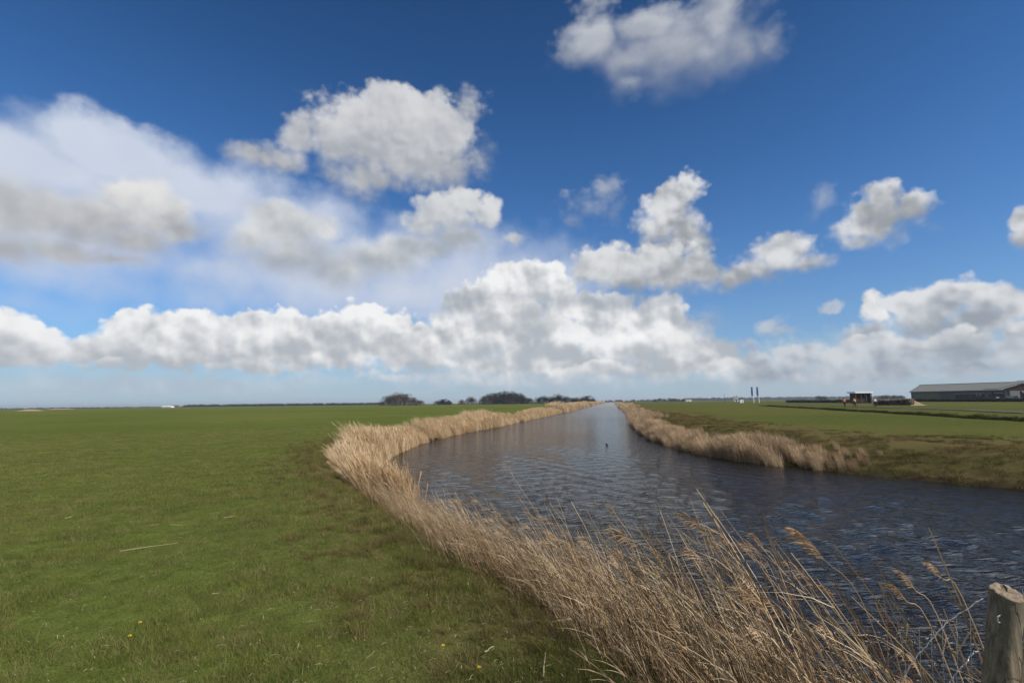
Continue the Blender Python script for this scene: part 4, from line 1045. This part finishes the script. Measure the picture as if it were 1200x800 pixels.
# ------------------------------------------------------------------ bird and stakes on the water
def bird():
    x, y = at_z(711, 520.5, WZ); r = empty('water_bird', (x, y, WZ), 2.6, 'dark coot swimming in the middle of the canal', 'bird'); r.scale = (.45, .45, .30)
    b = MB(); b.tube([(-.24, 0, .10), (-.17, 0, .08), (0, 0, .055), (.12, 0, .07), (.18, 0, .11)], [.01, .06, .095, .08, .035], 10)
    b.tube([(.13, 0, .09), (.18, 0, .17), (.20, 0, .24), (.235, 0, .265)], [.05, .035, .042, .025], 8); b.obj('body', M_black, r, smooth=True)
    b = MB(); b.tube([(.245, 0, .262), (.30, 0, .245)], [.016, .003], 6); b.obj('beak', M_white, r)
bird()
for k, (px, py) in enumerate(((737, 484), (743, 492), (748, 505))):
    x, y = at_z(px + 1, py + 2, WZ); a = MB(); a.tube([(0, 0, -.6), (0, .02, .3), (.03, 0, .75 - .1 * k)], [.16, .15, .14], 9)
    o = a.obj('bank_stake', M_bark, loc=(x, y, WZ)); setp(o, ('dark stake at the far end of the row along the right bank', 'middle dark stake of the row along the right bank', 'nearest dark stake of the row along the right bank')[k], 'stake', 'dark stakes at the right waterline')

# ------------------------------------------------------------------ foreground post, stake, wire netting
def wood_mat():
    m, b, bs = mat_new('weathered_post')
    t = b.new('ShaderNodeTexCoord').outputs['Object']
    mp = b.new('ShaderNodeMapping'); mp.inputs['Scale'].default_value = (1, 1, .09); b.l.new(t, mp.inputs[0])
    n = b.noise(mp.outputs[0], 60, 6, .65, .4); n2 = b.noise(t, 14, 5, .65); n3 = b.noise(t, 7, 4, .6)
    c = b.mix(b.ramp(n, .3, .7), (.065, .052, .036, 1), (.25, .20, .13, 1))
    c = b.mix(b.ramp(n3, .5, .62), c, (.12, .10, .066, 1)); c = b.mix(b.m('MULTIPLY', b.ramp(n2, .58, .72), .6), c, (.13, .15, .09, 1))
    b.l.new(c, bs.inputs['Base Color']); bs.inputs['Roughness'].default_value = .9
    bn = b.new('ShaderNodeBump'); bn.inputs['Distance'].default_value = .004; b.l.new(b.m('ADD', n, b.m('MULTIPLY', n2, .6)), bn.inputs['Height']); b.l.new(bn.outputs[0], bs.inputs['Normal'])
    return m
def cut_mat():
    m, b, bs = mat_new('sawn_end')
    t = b.new('ShaderNodeTexCoord').outputs['Object']
    n = b.noise(t, 28, 6, .7, .6); n2 = b.noise(t, 90, 4, .6)
    w = b.new('ShaderNodeTexWave', wave_type='RINGS', rings_direction='Z'); w.inputs['Scale'].default_value = 28; w.inputs['Distortion'].default_value = 3; b.l.new(t, w.inputs['Vector'])
    c = b.mix(b.ramp(n, .35, .65), (.36, .28, .19, 1), (.17, .12, .085, 1)); c = b.mix(b.m('MULTIPLY', w.outputs['Fac'], .35), c, (.24, .18, .12, 1))
    b.l.new(c, bs.inputs['Base Color']); bs.inputs['Roughness'].default_value = .9
    bn = b.new('ShaderNodeBump'); bn.inputs['Distance'].default_value = .004; b.l.new(b.m('ADD', n, n2), bn.inputs['Height']); b.l.new(bn.outputs[0], bs.inputs['Normal'])
    return m
M_wood, M_cut = wood_mat(), cut_mat()
def post():
    D = 1.72; d = ray(1180, 694); t = D / d.y; top = Vector((d.x * t, D, CAM_H + d.z * t))
    d2 = ray(1172, 800); t2 = (D - .02) / d2.y; low = Vector((d2.x * t2, D - .02, CAM_H + d2.z * t2))
    ax = (top - low).normalized(); foot = top - ax * (top.z + .6) / ax.z
    r = empty('fence_post', (foot.x, foot.y, foot.z), 0, 'weathered round wooden fence post with sawn top in the right corner', 'fence post')
    R = random.Random(5); n = 28; a = MB(); L = (top - foot).length; rows = 30; base = 0
    ex = ax.orthogonal().normalized(); ey = ax.cross(ex)
    UPC = Vector((-.55, -.8, 0)) - ax * Vector((-.55, -.8, 0)).dot(ax)
    def tilt(v_): return -.34 * UPC.dot(v_)
    def rad(th, v): return .043 * (1 + .07 * sin(2 * th + .6) + .04 * sin(3 * th + v * 2) + .02 * sin(7 * th + 9 * v)) * (1.0 + .10 * (1 - v)) * (1.03 if v > .985 else 1)
    for i in range(rows + 1):
        v = i / rows; c = ax * L * v
        for k in range(n):
            th = 2 * pi * k / n; q = c + (ex * cos(th) + ey * sin(th)) * (rad(th, v) + R.gauss(0, .0008))
            if i >= rows - 1: q = q + ax * (tilt(q - c) + .003 * sin(th + 1) + .002 * sin(3 * th)) * (1 if i == rows else .75)
            a.v.append(tuple(q))
    for i in range(rows):
        for k in range(n): a.f.append((i * n + k, i * n + (k + 1) % n, (i + 1) * n + (k + 1) % n, (i + 1) * n + k))
    a.obj('bark', M_wood, r, smooth=True)
    c = MB(); ct = ax * L; rings = [1.0, .93, .6, .3]
    for q_, f_ in enumerate(rings):
        for k in range(n):
            th = 2 * pi * k / n; p = ct + (ex * cos(th) + ey * sin(th)) * rad(th, 1) * f_ ; p = p + ax * (tilt(p - ct) + (.003 * sin(th + 1) + .002 * sin(3 * th)) * f_ + (.0006 if q_ == 0 else .004 + R.gauss(0, .0012)))
            c.v.append(tuple(p))
    c.v.append(tuple(ct + ax * .003)); 
    for q_ in range(3):
        for k in range(n): c.f.append((q_ * n + k, q_ * n + (k + 1) % n, (q_ + 1) * n + (k + 1) % n, (q_ + 1) * n + k))
    for k in range(n): c.f.append((3 * n + k, 3 * n + (k + 1) % n, 4 * n))
    c.obj('sawn_top', M_cut, r)
    k_ = MB(); k_.tube([ct + ex * .0 + ax * .004, ct + Vector((.012, .012, .009)), ct + Vector((.018, .030, .014))], [.0016, .003, .0016], 5); k_.obj('crack', M_black, r)
    for hgt, sg in ((L - .07, 1), (L - .34, 1)):
        s_ = MB(); c0 = ax * hgt + Vector((-.042, -.022, 0)); s_.tube([c0 + Vector((.01, 0, .012)), c0 + Vector((-.008, -.006, .008)), c0 + Vector((-.008, -.006, -.008)), c0 + Vector((.01, 0, -.012))], .002, 5); s_.obj('staple', M_wire, r)
    # short split stake behind it
    d3 = ray(1197, 768); t3 = 1.80 / d3.y; tp = Vector((d3.x * t3, 1.80, CAM_H + d3.z * t3))
    s = empty('split_stake', (tp.x, tp.y, -.45), 0, 'short split stake close behind the fence post in the corner', 'stake')
    h = tp.z + .45; b = MB(); sec = [(-.035, -.02), (.03, -.03), (.045, .01), (.01, .035), (-.03, .02)]
    vs = []; 
    for i in range(9):
        for (x_, y_) in sec: vs.append((x_ * (1 + .08 * sin(i * 2.1)) + .006 * sin(i), y_ * (1 + .1 * cos(i)), h * i / 8 + (.03 * x_ / .04 if i == 8 else 0)))
    b.add(vs, [(i * 5 + k, i * 5 + (k + 1) % 5, (i + 1) * 5 + (k + 1) % 5, (i + 1) * 5 + k) for i in range(8) for k in range(5)] + [(40, 41, 42, 43, 44)]); b.obj('stake', M_wood, s)
    return foot, ax, L
foot, axp, Lpst = post()

def px_at(px, py, Y):
    d = ray(px, py); t = Y / d.y; return Vector((d.x * t, Y, CAM_H + d.z * t))
def netting():
    o = px_at(1150, 790, 1.72); r = empty('wire_netting', tuple(o), 0, 'torn strands of rusty wire netting stapled to the fence post', 'wire netting')
    def strand(pts, rad_=.0016, kink=.004, nm='wire'):
        P_ = [px_at(*p) - o for p in pts]; q = []
        for i in range(len(P_) - 1):
            for k in range(6):
                u = k / 6; w = P_[i].lerp(P_[i + 1], u); q.append(w + Vector((random.gauss(0, kink * .35), random.gauss(0, kink * .35), random.gauss(0, kink * .35) + kink * .35 * ((k % 2) * 2 - 1))))
        q.append(P_[-1]); a = MB(); a.tube(q, rad_, 5); return a.obj(nm, M_wire, r)
    strand([(1153, 701, 1.66), (1135, 712, 1.66), (1112, 727, 1.67), (1095, 745, 1.67), (1080, 762, 1.68), (1066, 780, 1.69), (1052, 806, 1.70)])
    strand([(1149, 760, 1.66), (1140, 764, 1.66), (1132, 775, 1.66), (1122, 786, 1.67), (1110, 803, 1.68), (1104, 815, 1.69)])
    for k, x in enumerate((1077, 1091, 1104, 1121, 1137)):
        strand([(x, 735 - k * 4, 1.70), (x + 1, 765, 1.70), (x + random.uniform(-3, 4), 810, 1.71)], .0007, .001, 'thin_wire')
    strand([(1199, 690, 1.66), (1203, 730, 1.66), (1197, 762, 1.67), (1203, 812, 1.68)], .0009, .002, 'thin_wire')
netting()

# ------------------------------------------------------------------ single reeds that stand out
def single_reed(px, py, bx, by, Y, lab, lush=1.0, seed=1, leaves=3):
    """reed whose seed head ends at px,py and whose stem meets bx,by lower down"""
    R = random.Random(seed); tip = px_at(px, py, Y); mid = px_at(bx, by, Y + .05); d = (mid - tip)
    base = tip + d * 1.0; k = 0
    while base.z > gz(base.x, base.y) and base.z > WZ - .2 and k < 40: base = base + Vector((d.x * .35, 0, -abs(d.length))).normalized() * .06; k += 1
    o = base; r = empty('reed', tuple(o), 0, lab, 'reed')
    head0 = tip.lerp(mid, .46 if lush > .5 else .28)
    pts = [Vector((0, 0, 0)), (mid - o) * .5 + Vector((.02, 0, .02)), mid - o, head0 - o]
    bow = Vector((0, 0, .02)); pts.append((head0.lerp(tip, .45) - o) + bow)
    sm = []; pp = [pts[0]] + pts + [pts[-1]]
    for i in range(1, len(pp) - 2):
        for q_ in range(4):
            t = q_ / 4; p0, p1, p2, p3 = pp[i - 1:i + 3]
            sm.append(.5 * ((2 * p1) + (p2 - p0) * t + (2 * p0 - 5 * p1 + 4 * p2 - p3) * t * t + (3 * p1 - p0 - 3 * p2 + p3) * t ** 3))
    sm.append(pts[-1]); a = MB(); a.tube(sm, [.0036 - .0028 * i / len(sm) for i in range(len(sm))], 6); a.obj('stem', M_reed, r)
    h = MB(); H0 = head0 - o; T = tip - o; dd = (T - H0); L = dd.length; n = int(120 * lush)
    back = -RGT * .92 + UPV * .10; perp = dd.normalized()
    for i in range(n):
        u = i / n; tu = (int(u * 7) + .5) / 7; c = H0 + dd * (u * .55 + tu * .40) + bow * sin(pi * min(1, u * 1.1))
        l = L * (.16 + .62 * sin(pi * (.18 + .72 * u)) * lush * .55) * R.uniform(.5, 1.1)
        dr = (perp * R.uniform(.35, .9) + back * R.uniform(.5, .95) + Vector((0, R.gauss(0, .14), R.gauss(-.02, .07)))).normalized()
        q = [c, c + dr * l * .4 + Vector((0, 0, .004)), c + dr * l * .8 - UPV * l * .07, c + dr * l - UPV * l * .16]
        h.ribbon(q, [.0010, .0028, .0024, .0005], Vector((R.gauss(0, .4), R.gauss(0, 1), R.gauss(0, 1))).normalized())
    h.obj('seed_head', M_plume, r)
    for k in range(leaves):
        c = pts[1].lerp(pts[2], R.uniform(0, .9)); l = R.uniform(.15, .3); sgn = R.choice((-1, -1, 1)); dr = Vector((-.5 * sgn if sgn < 0 else -.7, R.gauss(0, .4), R.uniform(.3, .9))).normalized(); lf = MB()
        lf.ribbon([c, c + dr * l * .5, c + dr * l + Vector((-.04, 0, -.25 * l))], [.006, .008, .001], Vector((0, R.gauss(0, 1), 1)).normalized()); lf.obj('leaf', M_reed, r)
single_reed(932, 620, 1008, 700, 2.6, 'tallest single reed with feathery drooping seed head against the dark water', 1.3, 3)
single_reed(1086, 660, 1128, 700, 2.3, 'single reed whose small seed head stands just above the wire', .8, 4)
single_reed(1052, 668, 1098, 720, 2.5, 'single reed with brown seed head left of the wire end', .9, 5)
single_reed(1040, 684, 1088, 728, 2.4, 'single reed with brown seed head lowest of the trio near the post', .9, 6)
single_reed(962, 686, 1000, 724, 2.6, 'single reed with ragged seed head below the tallest one', .8, 7)
single_reed(880, 624, 912, 664, 3.0, 'single reed with brown seed head left of the tallest one', .7, 8)
single_reed(868, 636, 902, 676, 3.1, 'single reed just lower left of the reed with the brown head', .6, 9)
single_reed(713, 590, 745, 640, 3.6, 'single reed with orange brown head high above the reed bed', .5, 10, 1)
single_reed(729, 620, 742, 668, 3.5, 'single reed with upright orange head right of the high one', .5, 11, 1)
single_reed(590, 540, 640, 620, 4.2, 'single bare tipped reed rising highest over the bend', .15, 12, 0)
single_reed(640, 583, 668, 626, 4.0, 'single reed with pale head in the middle of the reed bed', .4, 13, 1)

# ------------------------------------------------------------------ small things on the pasture
def dandelion(px, py, lab):
    x, y = at_z(px, py, .03); z = gz(x, y); r = empty('dandelion', (x, y, z), random.uniform(0, 6), lab, 'flower', 'dandelions in the pasture')
    a = MB(); a.tube([(0, 0, -.01), (.003, 0, .03), (0, 0, .055)], .0018, 5); a.obj('stem', M_grass, r)
    b = MB(); 
    for ring, (nn, rr_, zz) in enumerate(((14, .013, .058), (10, .009, .062), (6, .005, .065))):
        for k in range(nn):
            th = 2 * pi * k / nn + ring; d = Vector((cos(th), sin(th), 0)); s_ = Vector((-sin(th), cos(th), 0)) * .0028
            b.add([d * .001 + Vector((0, 0, zz - .004)) - s_, d * .001 + Vector((0, 0, zz - .004)) + s_, d * rr_ + s_ + Vector((0, 0, zz)), d * rr_ - s_ + Vector((0, 0, zz))], [(0, 1, 2, 3)])
    b.obj('flower_head', M_petal, r)
dandelion(152, 745, 'yellow dandelion, the larger of two in the left foreground grass')
dandelion(164, 730, 'yellow dandelion just behind the larger one on the left')
dandelion(519, 758, 'yellow dandelion in the grass beside the foot of the reed bed')
dandelion(561, 783, 'small yellow dandelion nearest the bottom edge by the reeds')
def fallen(p0, p1, lab, r_=.006, cat='dead stalk'):
    x0, y0 = at_z(*p0, .04); x1, y1 = at_z(*p1, .04); a = MB(); n = 7; q = []
    for i in range(n):
        u = i / (n - 1); x = (x1 - x0) * u; y = (y1 - y0) * u; q.append((x + random.gauss(0, .003), y + random.gauss(0, .003), gz(x0 + x, y0 + y) + .05))
    a.tube(q, [r_ * (1 - .5 * i / n) for i in range(n)], 6); o = a.obj('dead_reed_stalk', M_stalk, loc=(x0, y0, 0)); setp(o, lab, cat, 'dead reed stalks lying on the pasture')
fallen((140, 643), (208, 634), 'longest dead reed stalk lying on the left pasture', .0045)
fallen((198, 614.5), (214, 614), 'short pale stalk lying just behind the longest one', .004)
fallen((174, 613.6), (186, 613.8), 'tiny pale stalk left of the short one behind the longest', .005)
fallen((76, 606), (85, 604), 'short pale stalk lying farthest left on the pasture', .006)
fallen((262, 606.5), (278, 603.5), 'short pale stalk lying farthest right near the reeds edge', .004)
fallen((249, 692), (258, 691), 'small curled stalk in the grass of the middle foreground', .004)
fallen((637, 792), (639, 762), 'upright broken stalk at the foot of the reed bed', .005)
fallen((568, 762), (578, 756), 'bright broken stalk beside the foot of the reed bed', .005)
def debris():
    n = 4200; a = rng.uniform(radians(-56), radians(12), n); r = 2.4 + rng.random(n) ** 1.4 * 16; x, y = r * np.sin(a), r * np.cos(a); h, s, rb = ground(x, y)
    k = (s > 1.6) & (rng.random(n) < np.where(s < 3.2, .6, .28)); x, y, h = x[k], y[k], h[k]; b = MB()
    for i in range(len(x)):
        th = random.uniform(0, pi); l = random.uniform(.006, .035); d = Vector((cos(th), sin(th), random.gauss(0, .12))) * l; c = Vector((x[i], y[i], h[i] + random.uniform(.02, .05)))
        b.ribbon([c - d, c + Vector((0, 0, .006)), c + d], [.002, .004, .001], (-sin(th), cos(th), .2))
    setp(link('straw_litter', b.me('straw_litter', M_stalk)), 'scattered bits of straw lying in the foreground pasture', 'straw litter', kind='stuff')
debris()
def flotsam():
    n = 150; b = MB(); q = []
    for _ in range(n):
        px = random.gauss(1060, 55); py = random.gauss(752, 22); x, y = at_z(px, py, WZ); q.append((x, y))
    q = np.array(q); s, _ = shore(q[:, 0], q[:, 1]); q = q[(s < 0)]
    for (x, y) in q:
        th = random.uniform(0, 2 * pi); l = random.uniform(.008, .035); w = random.uniform(.003, .010); d = Vector((cos(th), sin(th), 0)); e = Vector((-sin(th), cos(th), 0)); c = Vector((x, y, WZ + .016))
        m_ = [c - d * l, c - d * l * .3 + e * w, c + d * l * .6 + e * w * .6, c + d * l, c + d * l * .4 - e * w, c - d * l * .4 - e * w * .7]
        b.add([p + Vector((0, 0, .006)) for p in m_] + [p - Vector((0, 0, .001)) for p in m_], [(5, 4, 3, 2, 1, 0), (6, 7, 8, 9, 10, 11)] + [(i, (i + 1) % 6, 6 + (i + 1) % 6, 6 + i) for i in range(6)])
    setp(link('floating_debris', b.me('floating_debris', M_wetstalk)), 'broken reed bits floating by the near bank left of the fence post', 'floating debris', kind='stuff')
flotsam()

# ------------------------------------------------------------------ clear spring air with a little haze far off
HZ = MB(); HZ.box((0, 0, 9.3), (13000, 13000, 25.4))
M_haze = bpy.data.materials.new('haze'); M_haze.use_nodes = True; hb = NB(M_haze.node_tree); hb.n.clear()
ho = hb.new('ShaderNodeOutputMaterial'); hv = hb.new('ShaderNodeVolumePrincipled')
hv.inputs['Color'].default_value = (.80, .88, 1, 1); hv.inputs['Density'].default_value = .00016; hv.inputs['Anisotropy'].default_value = .2
hb.l.new(hv.outputs[0], ho.inputs['Volume'])
setp(HZ.obj('haze', M_haze), kind='stuff')
